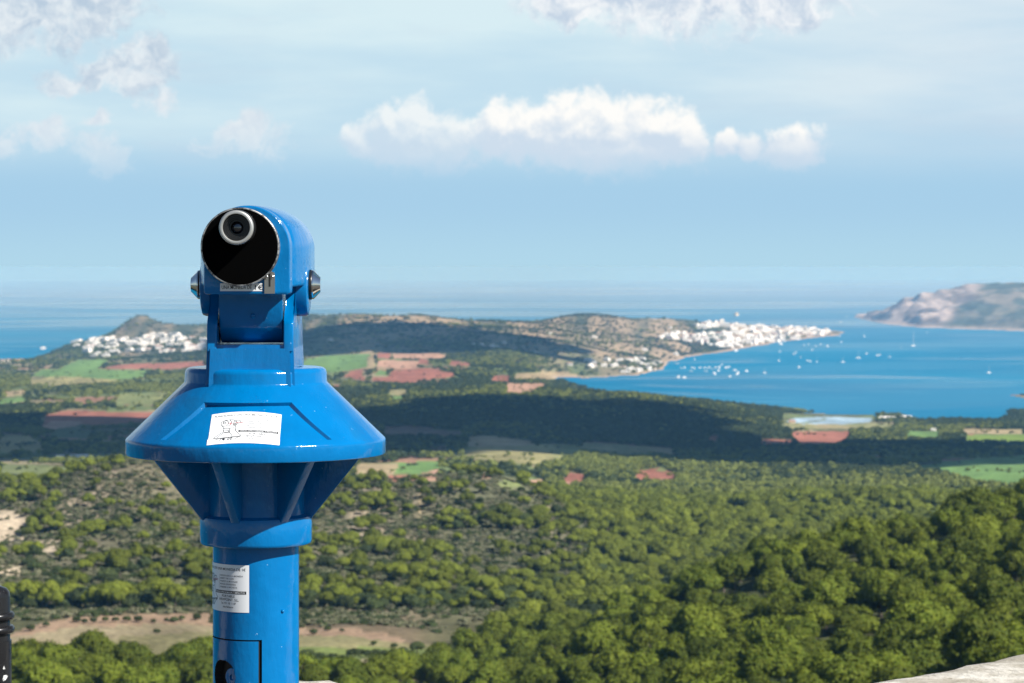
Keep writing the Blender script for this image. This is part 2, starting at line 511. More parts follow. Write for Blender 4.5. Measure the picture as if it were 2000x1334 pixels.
# ------------------------------------------------------------------ land cover
NEARRED, YGREEN, OLIVE, MEADOW, HAY = (.27, .185, .12), (.17, .195, .075), (.195, .175, .085), (.125, .155, .045), (.255, .21, .125)
GREEN, LIME, TAN, STRAW, RED, PEACH, BROWN, SAND, DKGREEN, POND = ((.14, .24, .07), (.17, .25, .045), (.36, .28, .16), (.30, .27, .12), (.31, .125, .085),
    (.44, .265, .18), (.17, .115, .09), (.58, .47, .33), (.085, .13, .05), (.30, .41, .49))
FIELDS = [
    (GREEN, [(113, 722), (150, 704), (212, 703), (190, 722)]), (RED, [(190, 720), (240, 712), (330, 709), (402, 705), (402, 716), (330, 722)]),
    (GREEN, [(62, 735), (80, 722), (190, 721), (286, 726), (280, 738), (200, 742)]), (STRAW, [(62, 742), (110, 736), (240, 742), (205, 747), (110, 756), (60, 748)]),
    (TAN, [(5, 776), (20, 764), (50, 761), (52, 770)]), (GREEN, [(0, 790), (0, 779), (48, 776), (55, 783)]),
    (RED, [(78, 834), (90, 812), (130, 803), (330, 806), (312, 822), (200, 830)]), (PEACH, [(78, 834), (100, 824), (160, 825), (150, 833), (95, 839)]),
    (STRAW, [(221, 790), (235, 770), (324, 768), (320, 780), (290, 793)]), (DKGREEN, [(90, 856), (110, 838), (178, 842), (172, 858)]),
    (STRAW, [(0, 884), (0, 846), (60, 850), (90, 880)]), (YGREEN, [(0, 925), (0, 905), (130, 912), (170, 920), (100, 930)]),
    (GREEN, [(560, 724), (600, 700), (650, 693), (724, 690), (722, 716), (680, 725), (590, 729)]), (TAN, [(722, 719), (724, 688), (733, 688), (736, 719)]),
    (RED, [(737, 700), (737, 689), (763, 688), (765, 700)]), (PEACH, [(766, 700), (768, 691), (850, 689), (882, 694), (860, 699)]),
    (PEACH, [(737, 716), (740, 703), (817, 704), (818, 716), (790, 722)]), (GREEN, [(735, 733), (738, 722), (757, 724), (757, 733)]),
    (RED, [(757, 736), (765, 725), (830, 718), (892, 728), (888, 735), (820, 742), (800, 748), (728, 744), (730, 737)]),
    (RED, [(671, 734), (690, 726), (712, 720), (711, 732), (722, 742), (706, 742)]), (RED, [(879, 712), (882, 703), (920, 710), (919, 715)]), (RED, [(817, 710), (820, 700), (838, 701), (836, 711)]),
    (RED, [(954, 745), (965, 735), (995, 733), (994, 746)]), (PEACH, [(985, 768), (987, 748), (1070, 750), (1060, 756), (1030, 768)]), (TAN, [(1000, 742), (1006, 729), (1102, 727), (1150, 737), (1090, 741)]),
    (TAN, [(755, 773), (760, 762), (798, 760), (798, 771)]), (GREEN, [(765, 780), (768, 774), (790, 773), (788, 781)]), (RED, [(650, 757), (655, 752), (668, 753), (664, 759)]),
    (BROWN, [(746, 850), (750, 836), (800, 832), (908, 842), (900, 851), (830, 848)]), (BROWN, [(836, 882), (842, 872), (880, 868), (876, 880)]), (BROWN, [(790, 894), (795, 887), (820, 886), (818, 893)]),
    (TAN, [(908, 872), (915, 853), (960, 851), (1020, 860), (1060, 868), (960, 874)]), (STRAW, [(893, 878), (930, 874), (1075, 869), (1130, 868), (1132, 884), (1080, 900), (1040, 908), (930, 896)]),
    (TAN, [(1128, 874), (1140, 864), (1200, 866), (1317, 876), (1320, 887), (1180, 886)]), (GREEN, [(754, 922), (765, 904), (862, 900), (866, 910), (835, 926)]),
    (TAN, [(690, 925), (706, 904), (782, 905), (770, 926), (735, 930)]), (RED, [(752, 942), (758, 927), (800, 929), (816, 942)]), (PEACH, [(805, 936), (830, 922), (862, 914), (858, 940)]),
    (PEACH, [(938, 936), (944, 921), (957, 922), (955, 936)]), (PEACH, [(1020, 950), (1024, 936), (1066, 940), (1062, 952)]), (PEACH, [(1094, 952), (1098, 939), (1134, 946), (1132, 954)]),
    (RED, [(1098, 940), (1104, 922), (1145, 928), (1142, 942)]), (RED, [(1234, 936), (1248, 920), (1290, 912), (1326, 926), (1322, 938)]), (STRAW, [(1280, 920), (1284, 914), (1302, 914), (1302, 921)]),
    (RED, [(1542, 846), (1556, 843), (1660, 842), (1656, 854), (1630, 868), (1560, 867)]), (RED, [(1380, 862), (1384, 851), (1406, 850), (1404, 862)]), (RED, [(1482, 868), (1486, 858), (1545, 860), (1560, 868)]),
    (TAN, [(1528, 836), (1535, 827), (1640, 828), (1752, 825), (1745, 835), (1620, 838)]), (GREEN, [(1766, 854), (1775, 843), (1840, 843), (1836, 856)]), (LIME, [(1886, 862), (1895, 850), (2060, 848), (2060, 863)]),
    (GREEN, [(1780, 912), (1830, 905), (1880, 900), (2000, 888), (2300, 880), (2300, 950), (1990, 948), (1900, 938), (1850, 922)]),
    (TAN, [(1880, 846), (1890, 838), (2000, 838), (2000, 847)]), (PEACH, [(1325, 980), (1338, 972), (1356, 960), (1360, 978)]),
    (NEARRED, [(15, 1246), (60, 1222), (150, 1208), (280, 1200), (425, 1199), (425, 1222), (300, 1219), (150, 1227)]),
    (HAY, [(-200, 1262), (15, 1246), (150, 1227), (300, 1219), (425, 1222), (425, 1236), (250, 1244), (130, 1262), (15, 1286)]),
    (OLIVE, [(130, 1262), (250, 1244), (425, 1234), (430, 1268), (300, 1282), (180, 1284)]),
    (NEARRED, [(560, 1226), (640, 1228), (700, 1226), (760, 1240), (800, 1250), (780, 1256), (700, 1244), (560, 1244)]), (OLIVE, [(560, 1240), (690, 1242), (780, 1254), (868, 1258), (850, 1266), (700, 1266), (560, 1264)]),
    (MEADOW, [(560, 1262), (700, 1264), (870, 1264), (860, 1276), (720, 1288), (560, 1292)]), (HAY, [(690, 1292), (720, 1286), (800, 1287), (760, 1296)]),
    (SAND, [(-100, 1000), (0, 996), (35, 998), (66, 1020), (40, 1026), (55, 1058), (0, 1062), (-100, 1050)]), (SAND, [(70, 1080), (75, 1058), (120, 1056), (105, 1084)]),
    (SAND, [(0, 1122), (5, 1104), (48, 1106), (44, 1124)]), (TAN, [(240, 994), (250, 988), (284, 990), (272, 996)]), (TAN, [(330, 1046), (345, 1034), (372, 1030), (366, 1046)]),
    (TAN, [(135, 922), (165, 908), (198, 896), (206, 898), (170, 914)]), (STRAW, [(965, 950), (985, 934), (1010, 938), (1015, 955)]), (STRAW, [(870, 958), (880, 951), (905, 950), (900, 958)]),
    (TAN, [(817, 985), (817, 945), (822, 945), (824, 1064), (829, 1066), (826, 1072), (820, 1030)]),
    (TAN, [(1835, 1128), (1845, 1106), (1880, 1104), (1925, 1112), (1915, 1130), (1870, 1124)]), (TAN, [(1270, 1140), (1290, 1124), (1312, 1126), (1305, 1142)]), (TAN, [(1310, 1108), (1312, 1094), (1326, 1096), (1324, 1110)]),
    (TAN, [(1340, 1310), (1380, 1296), (1420, 1284), (1430, 1294), (1390, 1314)]), (TAN, [(1140, 1195), (1150, 1188), (1185, 1186), (1180, 1196)]),
    (POND, [(1536, 824), (1548, 817), (1600, 814), (1610, 819), (1560, 826)]), (POND, [(1612, 820), (1606, 814), (1700, 815), (1704, 823), (1640, 829), (1566, 828)]),  # salt ponds: pale sky reflection painted into the ground colour
]
HEDGE_Y = []


def land_cover(px, row, D):
    """colour (n, 3) and open-ground mask (n,)"""
    X = (px - 1000) / FPX * D
    sc = np.clip(D / 1000, 0.4, 12)
    n1 = fbm(X / (70 * sc ** .6), D / (70 * sc ** .9), 51, 4)
    n2 = fbm(X / (22 * sc ** .6), D / (30 * sc ** .9), 57, 4)
    n3 = fbm(X / 420, D / 900, 63, 3)
    col = np.empty((len(px), 3))
    soil = np.array((.15, .115, .07)); moss = np.array((.075, .085, .035))
    t = sstep(.3, .65, n1)[:, None]
    col[:] = soil * (1 - t) + moss * t
    # dry scrub on the middle hill
    hill = sstep(1020, 1120, D) * (1 - sstep(1950, 2250, D)) * (1 - sstep(1000, 1250, px))
    scr = np.array((.185, .16, .10)) * (1 - t) + np.array((.125, .125, .07)) * t
    pale = np.array((.46, .37, .26))
    scr = scr + (pale - scr) * (sstep(.60, .72, n2) * .6)[:, None]
    col += (scr - col) * hill[:, None]
    # stony hills along the far shore
    ang = .35
    qx, qy = (X * math.cos(ang) + D * math.sin(ang)) / 130, (D * math.cos(ang) - X * math.sin(ang)) / 210
    qx, qy = qx + (fbm(X / 150, D / 150, 61, 2) - .5) * 1.4, qy + (fbm(X / 150, D / 150, 62, 2) - .5) * 1.4
    pk = _hash(np.floor(qx), np.floor(qy), 5)
    plot = np.where(pk[:, None] < .28, np.array((.15, .19, .07)), np.where(pk[:, None] < .52, np.array((.27, .23, .13)), np.where(pk[:, None] < .64, np.array((.30, .17, .11)), np.array((.11, .12, .055)))))
    pl = (sstep(2250, 2500, D) * (1 - sstep(.70, .9, (px - 1000) / 500) * (D < 3300)))[:, None]
    col += (plot * (.75 + .5 * n2[:, None]) - col) * pl
    farm = sstep(7000, 9300, D)
    fh = np.array((.34, .265, .175)) + (np.array((.075, .09, .055)) - np.array((.34, .265, .175))) * sstep(.47, .63, n2 * .5 + n1 * .5)[:, None]
    col += (fh - col) * farm[:, None]
    head = (D > 12300) & (px > 1640)
    cliff = np.array((.37, .32, .29)) * (.55 + .9 * sstep(.3, .7, n2)[:, None])
    shrubs = np.array((.10, .12, .095)) + (np.array((.28, .25, .20)) - np.array((.10, .12, .095))) * (sstep(.50, .64, fbm(X / 140, D / 260, 58, 4)) * (.5 + .5 * sstep(610, 575, row)))[:, None]
    tt = sstep(0.15, 0.55, (px - 1825) / 90 + (n1 - .5) * 1.3 + (row - 592) / 90)[:, None]
    rim = sstep(8, 2, np.abs(row - np.interp(px, [1700, 1800, 2000], [628, 640, 647])))[:, None]
    hc = cliff * (1 - tt) + shrubs * tt
    hc = hc + (np.array((.44, .375, .33)) - hc) * rim * .8
    col[head] = hc[head]
    opn = np.zeros(len(px), bool)
    wx = (fbm(X / (16 * sc), D / (22 * sc), 71, 3) - .5) * 14
    wy = (fbm(X / (16 * sc), D / (22 * sc), 77, 3) - .5) * 6
    near = D < 1500
    wy = np.where(near, wy * 2.6, wy)
    wx = np.where(D < 2300, wx * 1.8, wx)
    for c, poly in FIELDS:
        p = np.array(poly)
        b = (px > p[:, 0].min() - 20) & (px < p[:, 0].max() + 20) & (row > p[:, 1].min() - 14) & (row < p[:, 1].max() + 14) & (D > 500)
        if not b.any(): continue
        idx = np.nonzero(b)[0]
        ins = inpoly(px[idx] + wx[idx], row[idx] + wy[idx], poly)
        idx = idx[ins]
        cc = np.array(c) * (0.50 + 0.62 * n2[idx][:, None] + 0.38 * fbm(X[idx] / (9 * sc[idx] ** .5), D[idx] / (16 * sc[idx] ** .8), 55, 3)[:, None])
        if c is STRAW or c is TAN:
            g = sstep(.5, .7, n1[idx])[:, None] * .5
            cc = cc * (1 - g) + np.array(GREEN) * .8 * g
        col[idx] = cc
        opn[idx] = True
    # beaches
    yw = EYE + CAM_Z * FPX / D
    fd = D > 4500
    sd = np.full(len(px), 99.0)
    if fd.any(): sd[fd] = polydist(px[fd], yw[fd], WATER, 3.0)
    s = ((1 - sstep(2, 9, sd)) * fd * (px < 1655))[:, None]
    col = col + (np.array((.42, .33, .25)) - col) * s * .8
    opn |= sd < 5
    return np.clip(col, 0, 1), opn, n3


def build_ground():
    xs = np.concatenate([np.arange(-900, -100, 30), np.arange(-100, 2100, 5), np.arange(2100, 2901, 30)]).astype(float)
    ds = [10.0]
    while ds[-1] < 19500:
        d = ds[-1]
        ds.append(d * (1.03 if d < 400 else 1.0085 if d < 11300 else 1.0032))
    ds = np.array(ds)
    PX, D = np.meshgrid(xs, ds)
    px, d = PX.ravel(), D.ravel()
    h = height(px, d)
    V = np.stack([(px - 1000) / FPX * d, d, h], 1)
    n, m = len(xs), len(ds)
    i = np.arange(m - 1)[:, None] * n + np.arange(n - 1)[None, :]
    F = np.stack([i, i + 1, i + 1 + n, i + n], -1).reshape(-1, 4)
    under = (h[F] < -3.5).all(1)
    F = F[~under]
    col, _, _ = land_cover(px, row_of(px, d, h), d)
    # the far side of the hill, behind the terrace
    rr = np.concatenate([[6, 10], np.geomspace(14, 9000, 60)])
    aa = np.linspace(R(158), R(382), 97)
    RR, AA = np.meshgrid(rr, aa)
    bx, by = RR.ravel() * np.cos(AA.ravel()), RR.ravel() * np.sin(AA.ravel())
    bz = 338.2 - 300 * (1 - np.exp(-np.maximum(RR.ravel() - 12, 0) / 900)) - 1.5 * np.clip((RR.ravel() - 6) / 8, 0, 1) + (fbm(bx / 90, by / 90, 5, 4) - .5) * np.clip(RR.ravel() / 60, 0, 1) * 16
    mB, nB = len(aa), len(rr)
    iB = np.arange(mB - 1)[:, None] * nB + np.arange(nB - 1)[None, :] + len(V)
    FB = np.stack([iB, iB + 1, iB + 1 + nB, iB + nB], -1).reshape(-1, 4)
    cb = np.array((.075, .075, .04)) + (fbm(bx / 60, by / 60, 8, 4) - .45)[:, None] * np.array((.12, .10, .06))
    V = np.concatenate([V, np.stack([bx, by, bz], 1)]); F = np.concatenate([F, FB]); col = np.concatenate([col, np.clip(cb, .02, 1)])
    me = mesh_np('ground', V, F)
    at = me.attributes.new('cover', 'FLOAT_COLOR', 'POINT')
    at.data.foreach_set('color', np.concatenate([col, np.ones((len(col), 1))], 1).astype(np.float32).ravel())
    m_, k, b = material('ground_cover', rough=0.95, spec=0.1)
    a = k.node('ShaderNodeAttribute', attribute_name='cover')
    geo = k.node('ShaderNodeNewGeometry')
    g1 = k.noise(geo.outputs['Position'], 0.35, 5, 0.6)
    g2 = k.noise(geo.outputs['Position'], 0.02, 4, 0.6)
    v = k.math('MULTIPLY', k.ramp(g1, 0.3, 0.7, 0.72, 1.25), k.ramp(g2, 0.3, 0.7, 0.8, 1.2))
    c = k.vmath('SCALE', a.outputs['Color'], scale=v)
    k.l.new(c, b.inputs['Base Color'])
    me.materials.append(m_)
    o = link('ground', me)
    tag(o, kind='structure')


def build_sea():
    bm = bmesh.new()
    S = 62000
    for p in ((-S, -S, 0), (S, -S, 0), (S, S, 0), (-S, S, 0)): bm.verts.new(p)
    bm.faces.new(bm.verts[:] if False else list(bm.verts))
    m, k, b = material('sea_water', rough=0.3)
    k.n.remove(b)
    geo = k.node('ShaderNodeNewGeometry')
    x, y, z = k.sep(geo.outputs['Position'])
    p = k.comb(k.math('MULTIPLY', x, 0.0008), k.math('MULTIPLY', y, 0.0015), 0.0)
    s1 = k.noise(p, 1.0, 6, 0.6, 1.2)
    p2 = k.comb(k.math('MULTIPLY', x, 0.00022), k.math('MULTIPLY', y, 0.00028), 4.0)
    s2 = k.noise(p2, 1.0, 5, 0.6, 1.6)
    far = k.ramp(y, 9000, 15000)
    streak = k.math('ADD', k.math('MULTIPLY', k.ramp(s1, 0.50, 0.70), k.math('SUBTRACT', 1.0, far)), k.math('MULTIPLY', k.ramp(s2, 0.45, 0.62), k.math('MULTIPLY_ADD', far, 0.75, 0.25)), clamp=True)
    col = k.mix(k.ramp(k.noise(p, 0.5, 3, 0.5), 0.35, 0.65), (0.002, 0.150, 0.300), (0.003, 0.185, 0.345))
    dif = k.node('ShaderNodeBsdfDiffuse'); k.l.new(col, dif.inputs[0])
    gl = k.node('ShaderNodeBsdfGlossy')
    gl.inputs['Color'].default_value = (0.90, 0.94, 0.95, 1)
    k.l.new(k.ramp(streak, 0, 1, 0.42, 0.22), gl.inputs['Roughness'])
    mx = k.node('ShaderNodeMixShader')
    k.l.new(k.math('MULTIPLY_ADD', streak, k.ramp(y, 8000, 24000, 0.40, 0.34), k.ramp(y, 9000, 30000, 0.02, 0.78, smooth=False)), mx.inputs[0])
    k.l.new(dif.outputs[0], mx.inputs[1]); k.l.new(gl.outputs[0], mx.inputs[2])
    k.l.new(mx.outputs[0], k.n['Material Output'].inputs[0])
    tag(link('sea', bm_mesh('sea', bm, m, smooth=False)), kind='structure')


build_ground()
build_sea()

# ------------------------------------------------------------------ haze: one closed box of even air
def build_haze():
    bm = bmesh.new()
    box(bm, -63000, 63000, -63000, 63000, -7.0, CAM_Z + 0.45)
    m = bpy.data.materials.new('haze_air')
    m.use_nodes = True
    nt = m.node_tree
    nt.nodes.clear()
    v = nt.nodes.new('ShaderNodeVolumePrincipled')
    v.inputs['Density'].default_value = 4.7e-5
    v.inputs['Color'].default_value = (0.165, 0.405, 0.705, 1)
    v.inputs['Absorption Color'].default_value = (0.58, 0.445, 0.18, 1)
    v.inputs['Density Attribute'].default_value = ''
    v.inputs['Anisotropy'].default_value = 0.0
    o = nt.nodes.new('ShaderNodeOutputMaterial')
    nt.links.new(v.outputs[0], o.inputs['Volume'])
    m.cycles.homogeneous_volume = True
    me = bm_mesh('haze', bm, m, smooth=False)
    tag(link('haze', me), kind='stuff')


build_haze()

# ------------------------------------------------------------------ clouds overhead: their shade lies on the plain and the far hills
def cloud_mesh(seed, rx, ry, rz):
    r = random.Random(seed)
    bm = bmesh.new()
    bmesh.ops.create_icosphere(bm, subdivisions=5, radius=1)
    off = Vector((r.random() * 50, r.random() * 50, r.random() * 50))
    for v in bm.verts:
        p = v.co.copy()
        n = mnoise.fractal(p * 1.5 + off, 1.0, 2.0, 5) * 0.42
        n += abs(mnoise.noise(p * 4.5 + off)) * 0.16
        q = p * (1 + n)
        v.co = Vector((q.x * rx, q.y * ry, (q.z if q.z > 0 else q.z * 0.25) * rz))
    return bm


CLOUD_M = material('cloud_white', (0.85, 0.85, 0.85), 1.0, spec=0.0)[0]


def build_clouds():
    Hc = 2300.0
    spots = [  # bearing, distance of the shade, half width and half depth in metres
        (300, 3700, 560, 640), (560, 3300, 300, 300), (800, 3950, 330, 560), (1040, 4300, 330, 470), (1290, 3850, 290, 300), (1560, 3650, 300, 300), (1850, 3900, 330, 170),
        (120, 3250, 330, 300), (-150, 3800, 500, 500), (1300, 3350, 320, 170), (1620, 3330, 300, 150), (700, 9000, 420, 900), (900, 8700, 330, 600), (1000, 3560, 300, 160), (960, 9000, 250, 450)]
    rs = random.Random(5)
    for px, d, rx, ry in list(spots):
        for _ in range(2):  # small unseen cloudlets added to break up the edges of the shade
            a_ = rs.random() * 6.28
            spots.append((px + math.cos(a_) * (rx * 1.25) / d * FPX, d + math.sin(a_) * ry * 1.2, rs.uniform(60, 130), rs.uniform(50, 110)))
    for i, (px, d, rx, ry) in enumerate(spots):
        h = float(height(np.array([px]), np.array([d]))[0])
        t = (Hc - h) / SUN_DIR.z
        c = Vector(((px - 1000) / FPX * d, d, h)) + SUN_DIR * t
        me = bm_mesh('cloud', cloud_mesh(40 + i, rx, ry, min(rx, ry) * 0.35), CLOUD_M, 180)
        o = link('cloud', me, loc=c)
        tag(o, 'white fair-weather cloud high over the plain, above the top of the view', 'cloud', 'clouds shading the plain and hills')


build_clouds()

# ------------------------------------------------------------------ foliage
def foliage_mat(name, a, b_, c_, trans=0.12):
    m, k, b = material(name, rough=0.75, spec=0.15)
    oi = k.node('ShaderNodeObjectInfo')
    geo = k.node('ShaderNodeNewGeometry')
    n = k.noise(geo.outputs['Position'], 0.012, 3, 0.55)
    n2 = k.noise(geo.outputs['Position'], 0.9, 4, 0.65)
    f = k.math('ADD', k.math('MULTIPLY', oi.outputs['Random'], 0.65), k.math('MULTIPLY', k.ramp(n, 0.3, 0.7), 0.35))
    c = k.mix(f, a, b_)
    c = k.mix(k.ramp(n2, 0.35, 0.75, 0.0, 0.85), c, c_)
    c = k.vmath('SCALE', c, scale=k.ramp(k.math('FRACT', k.math('MULTIPLY', oi.outputs['Random'], 7.31)), 0, 1, .68, 1.22))
    k.l.new(c, b.inputs['Base Color'])
    tr = k.node('ShaderNodeBsdfTranslucent')
    k.l.new(k.mix(0.5, c, (0.16, 0.20, 0.02)), tr.inputs[0])
    mx = k.node('ShaderNodeMixShader')
    mx.inputs[0].default_value = trans
    k.l.new(b.outputs[0], mx.inputs[1]); k.l.new(tr.outputs[0], mx.inputs[2])
    k.l.new(mx.outputs[0], k.n['Material Output'].inputs[0])
    return m


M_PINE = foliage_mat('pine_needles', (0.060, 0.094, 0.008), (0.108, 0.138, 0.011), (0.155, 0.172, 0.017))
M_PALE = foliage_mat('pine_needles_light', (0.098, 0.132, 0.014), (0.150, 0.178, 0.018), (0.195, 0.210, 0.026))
M_OAK = foliage_mat('oak_leaves', (0.030, 0.048, 0.016), (0.055, 0.075, 0.022), (0.075, 0.092, 0.03), 0.12)
M_SCRUB = foliage_mat('scrub_leaves', (0.125, 0.135, 0.070), (0.19, 0.185, 0.105), (0.21, 0.20, 0.12), 0.1)
M_DEAD = foliage_mat('dry_needles', (0.16, 0.06, 0.035), (0.20, 0.08, 0.045), (0.22, 0.10, 0.06), 0.1)
mb, kb, bb = material('bark', (0.16, 0.12, 0.09), 0.9)
gb = kb.node('ShaderNodeTexCoord')
kb.l.new(kb.mix(kb.noise(gb.outputs['Object'], 3.0, 5, 0.7), (0.09, 0.065, 0.05), (0.24, 0.19, 0.15)), bb.inputs['Base Color'])
M_BARK = mb


def crown_mesh(seed, W, Hh, base, lobes, tufts, tuft, mat, flat=0.75, core_sub=2):
    """crown of leaf tufts spread over billowing lobes"""
    r = random.Random(seed)
    V, F = [], []
    cen = []
    for i in range(lobes):
        a = i * 2.4 + r.random()
        q = math.sqrt((i + 0.5) / lobes) * W * 0.36
        z = base + Hh * (0.30 + 0.42 * (1 - (q / (W * 0.45)) ** 2) * (0.6 + 0.6 * r.random()))
        rad = W * r.uniform(0.19, 0.29)
        cen.append((Vector((q * math.cos(a), q * math.sin(a), z)), rad))
    for c, rad in cen:
        bm = bmesh.new()
        bmesh.ops.create_icosphere(bm, subdivisions=core_sub, radius=1)
        off = Vector((r.random() * 90, r.random() * 90, 0))
        o0 = len(V)
        for v in bm.verts:
            s = rad * (0.86 + 0.35 * mnoise.noise(v.co * 2.2 + off))
            V.append((c.x + v.co.x * s, c.y + v.co.y * s, c.z + v.co.z * s * flat))
        for f in bm.faces: F.append(tuple(v.index + o0 for v in f.verts))
        bm.free()
        for j in range(tufts):
            d = Vector((r.gauss(0, 1), r.gauss(0, 1), r.gauss(0.25, 1))).normalized()
            p = c + Vector((d.x, d.y, d.z * flat)) * rad * r.uniform(0.85, 1.18)
            nrm = (d + Vector((r.gauss(0, .38), r.gauss(0, .38), r.gauss(0.1, .38)))).normalized()
            t = nrm.orthogonal().normalized()
            b = nrm.cross(t)
            an = r.random() * 6.28
            s = tuft * r.uniform(0.6, 1.3)
            o0 = len(V)
            n = 5
            for q in range(n):
                aa = an + q * 6.283 / n + r.uniform(-.35, .35)
                ss = s * r.uniform(0.55, 1.1)
                V.append(tuple(p + t * math.cos(aa) * ss + b * math.sin(aa) * ss + nrm * r.uniform(-.2, .2) * s))
            F.append(tuple(range(o0, o0 + n)))
    me = mesh_np('crown', V, F, [mat], smooth=False)
    return me


def trunk_mesh(seed, Hh, rad):
    r = random.Random(seed)
    bm = bmesh.new()

    def limb(p, q, r0, r1, n=7):
        d = (q - p)
        t = d.orthogonal().normalized(); b = d.normalized().cross(t)
        rings = []
        for s in range(4):
            f = s / 3
            c = p.lerp(q, f) + t * math.sin(f * 3) * 0.12
            rr = r0 + (r1 - r0) * f
            rings.append([bm.verts.new(c + (t * math.cos(6.283 * i / n) + b * math.sin(6.283 * i / n)) * rr) for i in range(n)])
        for A, B in zip(rings, rings[1:]):
            for i in range(n): bm.faces.new((A[i], A[(i + 1) % n], B[(i + 1) % n], B[i]))
        bm.faces.new(rings[-1][::-1])
    top = Vector((r.uniform(-.4, .4), r.uniform(-.4, .4), Hh))
    limb(Vector((0, 0, -0.8)), top, rad, rad * 0.55)
    for i in range(4):
        a = i * 1.6 + r.random()
        s = Vector((0, 0, 0)).lerp(top, 0.6 + 0.12 * i)
        limb(s, s + Vector((math.cos(a) * 1.9, math.sin(a) * 1.9, 1.6)), rad * 0.4, rad * 0.15, 5)
    return bm_mesh('trunk', bm, M_BARK, 60)


PINES = [(crown_mesh(100 + i, 7.4 + (i % 3) * .8, 5.4 + (i % 2) * 1.4, 2.6, 7 + i % 4, 210, 0.27, M_PINE, .86, 3), trunk_mesh(200 + i, 6.2, .24)) for i in range(8)]
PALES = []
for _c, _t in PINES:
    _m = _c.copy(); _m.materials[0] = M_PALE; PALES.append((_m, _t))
OAKS = [(crown_mesh(130 + i, 6.6 + i * .5, 4.4, 0.9, 7 + i, 85, 0.42, M_OAK, .9), trunk_mesh(230 + i, 3.6, .26)) for i in range(4)]


def hidden_coll(name, meshes):
    c = bpy.data.collections.new(name)
    for i, me in enumerate(meshes):
        o = bpy.data.objects.new('%s_%02d' % (name, i), me)
        c.objects.link(o)
    return c


def joined(name, a, b):
    bm = bmesh.new()
    bm.from_mesh(a); n = len(bm.faces)
    bm.from_mesh(b)
    bm.faces.ensure_lookup_table()
    for i, f in enumerate(bm.faces): f.material_index = 0 if i < n else 1
    me = bpy.data.meshes.new(name)
    bm.to_mesh(me); bm.free()
    for m in (a.materials[0], b.materials[0]): me.materials.append(m)
    return me


def scatter(name, pts, scl, var, coll, label=None):
    """one mass of growth: instances on points"""
    me = bpy.data.meshes.new(name)
    n = len(pts)
    me.vertices.add(n)
    me.vertices.foreach_set('co', np.asarray(pts, np.float32).ravel())
    a = me.attributes.new('scl', 'FLOAT_VECTOR', 'POINT'); a.data.foreach_set('vector', np.asarray(scl, np.float32).ravel())
    a = me.attributes.new('rot', 'FLOAT_VECTOR', 'POINT')
    rot = np.zeros((n, 3), np.float32); rot[:, 2] = rng.uniform(0, 6.283, n); rot[:, :2] = rng.normal(0, .06, (n, 2))
    a.data.foreach_set('vector', rot.ravel())
    a = me.attributes.new('var', 'INT', 'POINT'); a.data.foreach_set('value', np.asarray(var, np.int32))
    o = link(name, me)
    g = bpy.data.node_groups.new(name, 'GeometryNodeTree')
    g.interface.new_socket('Geometry', in_out='INPUT', socket_type='NodeSocketGeometry')
    g.interface.new_socket('Geometry', in_out='OUTPUT', socket_type='NodeSocketGeometry')
    gi, go = g.nodes.new('NodeGroupInput'), g.nodes.new('NodeGroupOutput')
    ip = g.nodes.new('GeometryNodeInstanceOnPoints')
    ci = g.nodes.new('GeometryNodeCollectionInfo')
    ci.inputs['Collection'].default_value = coll
    ci.inputs['Separate Children'].default_value = True
    ci.inputs['Reset Children'].default_value = True
    def na(nm, ty):
        nd = g.nodes.new('GeometryNodeInputNamedAttribute'); nd.data_type = ty; nd.inputs['Name'].default_value = nm
        return nd.outputs['Attribute']
    L = g.links.new
    L(gi.outputs[0], ip.inputs['Points']); L(ci.outputs[0], ip.inputs['Instance'])
    ip.inputs['Pick Instance'].default_value = True
    L(na('var', 'INT'), ip.inputs['Instance Index'])
    L(na('rot', 'FLOAT_VECTOR'), ip.inputs['Rotation'])
    L(na('scl', 'FLOAT_VECTOR'), ip.inputs['Scale'])
    L(ip.outputs[0], go.inputs[0])
    md = o.modifiers.new('growth', 'NODES'); md.node_group = g
    tag(o, kind='stuff')
    if label: o['label'] = label
    return o


def grid_points(d0, d1, cell, x0=-120, x1=2120):
    """jittered points over the ground seen between two distances"""
    out = []
    n = int((d1 - d0) / cell)
    for i in range(n):
        d = d0 + (i + .5) * cell
        w0, w1 = (x0 - 1000) / FPX * d, (x1 - 1000) / FPX * d
        m = int((w1 - w0) / cell)
        X = w0 + (np.arange(m) + rng.uniform(-.48, .48, m) + .5 * (i % 2)) * cell
        out.append(np.stack([X, d + rng.uniform(-.48, .48, m) * cell], 1))
    P = np.concatenate(out)
    X, D = P[:, 0], P[:, 1]
    px = 1000 + FPX * X / D
    h = height(px, D)
    row = row_of(px, D, h)
    return X, D, px, h, row


_xs = np.arange(-200, 2201, 10.0)
_ds = np.exp(np.linspace(math.log(250), math.log(19000), 900))
_g = row_of(_xs[:, None] + 0 * _ds, 0 * _xs[:, None] + _ds, np.maximum(height((_xs[:, None] + 0 * _ds).ravel(), (0 * _xs[:, None] + _ds).ravel()).reshape(len(_xs), -1), 0))
_sky = np.minimum.accumulate(_g, 1)


def seen(px, D, h, top):
    i = np.clip(((px + 200) / 10).round().astype(int), 0, len(_xs) - 1)
    j = np.clip(np.searchsorted(_ds, D * 0.985) - 1, 0, len(_ds) - 1)
    return row_of(px, D, h + top) < _sky[i, j] + 3


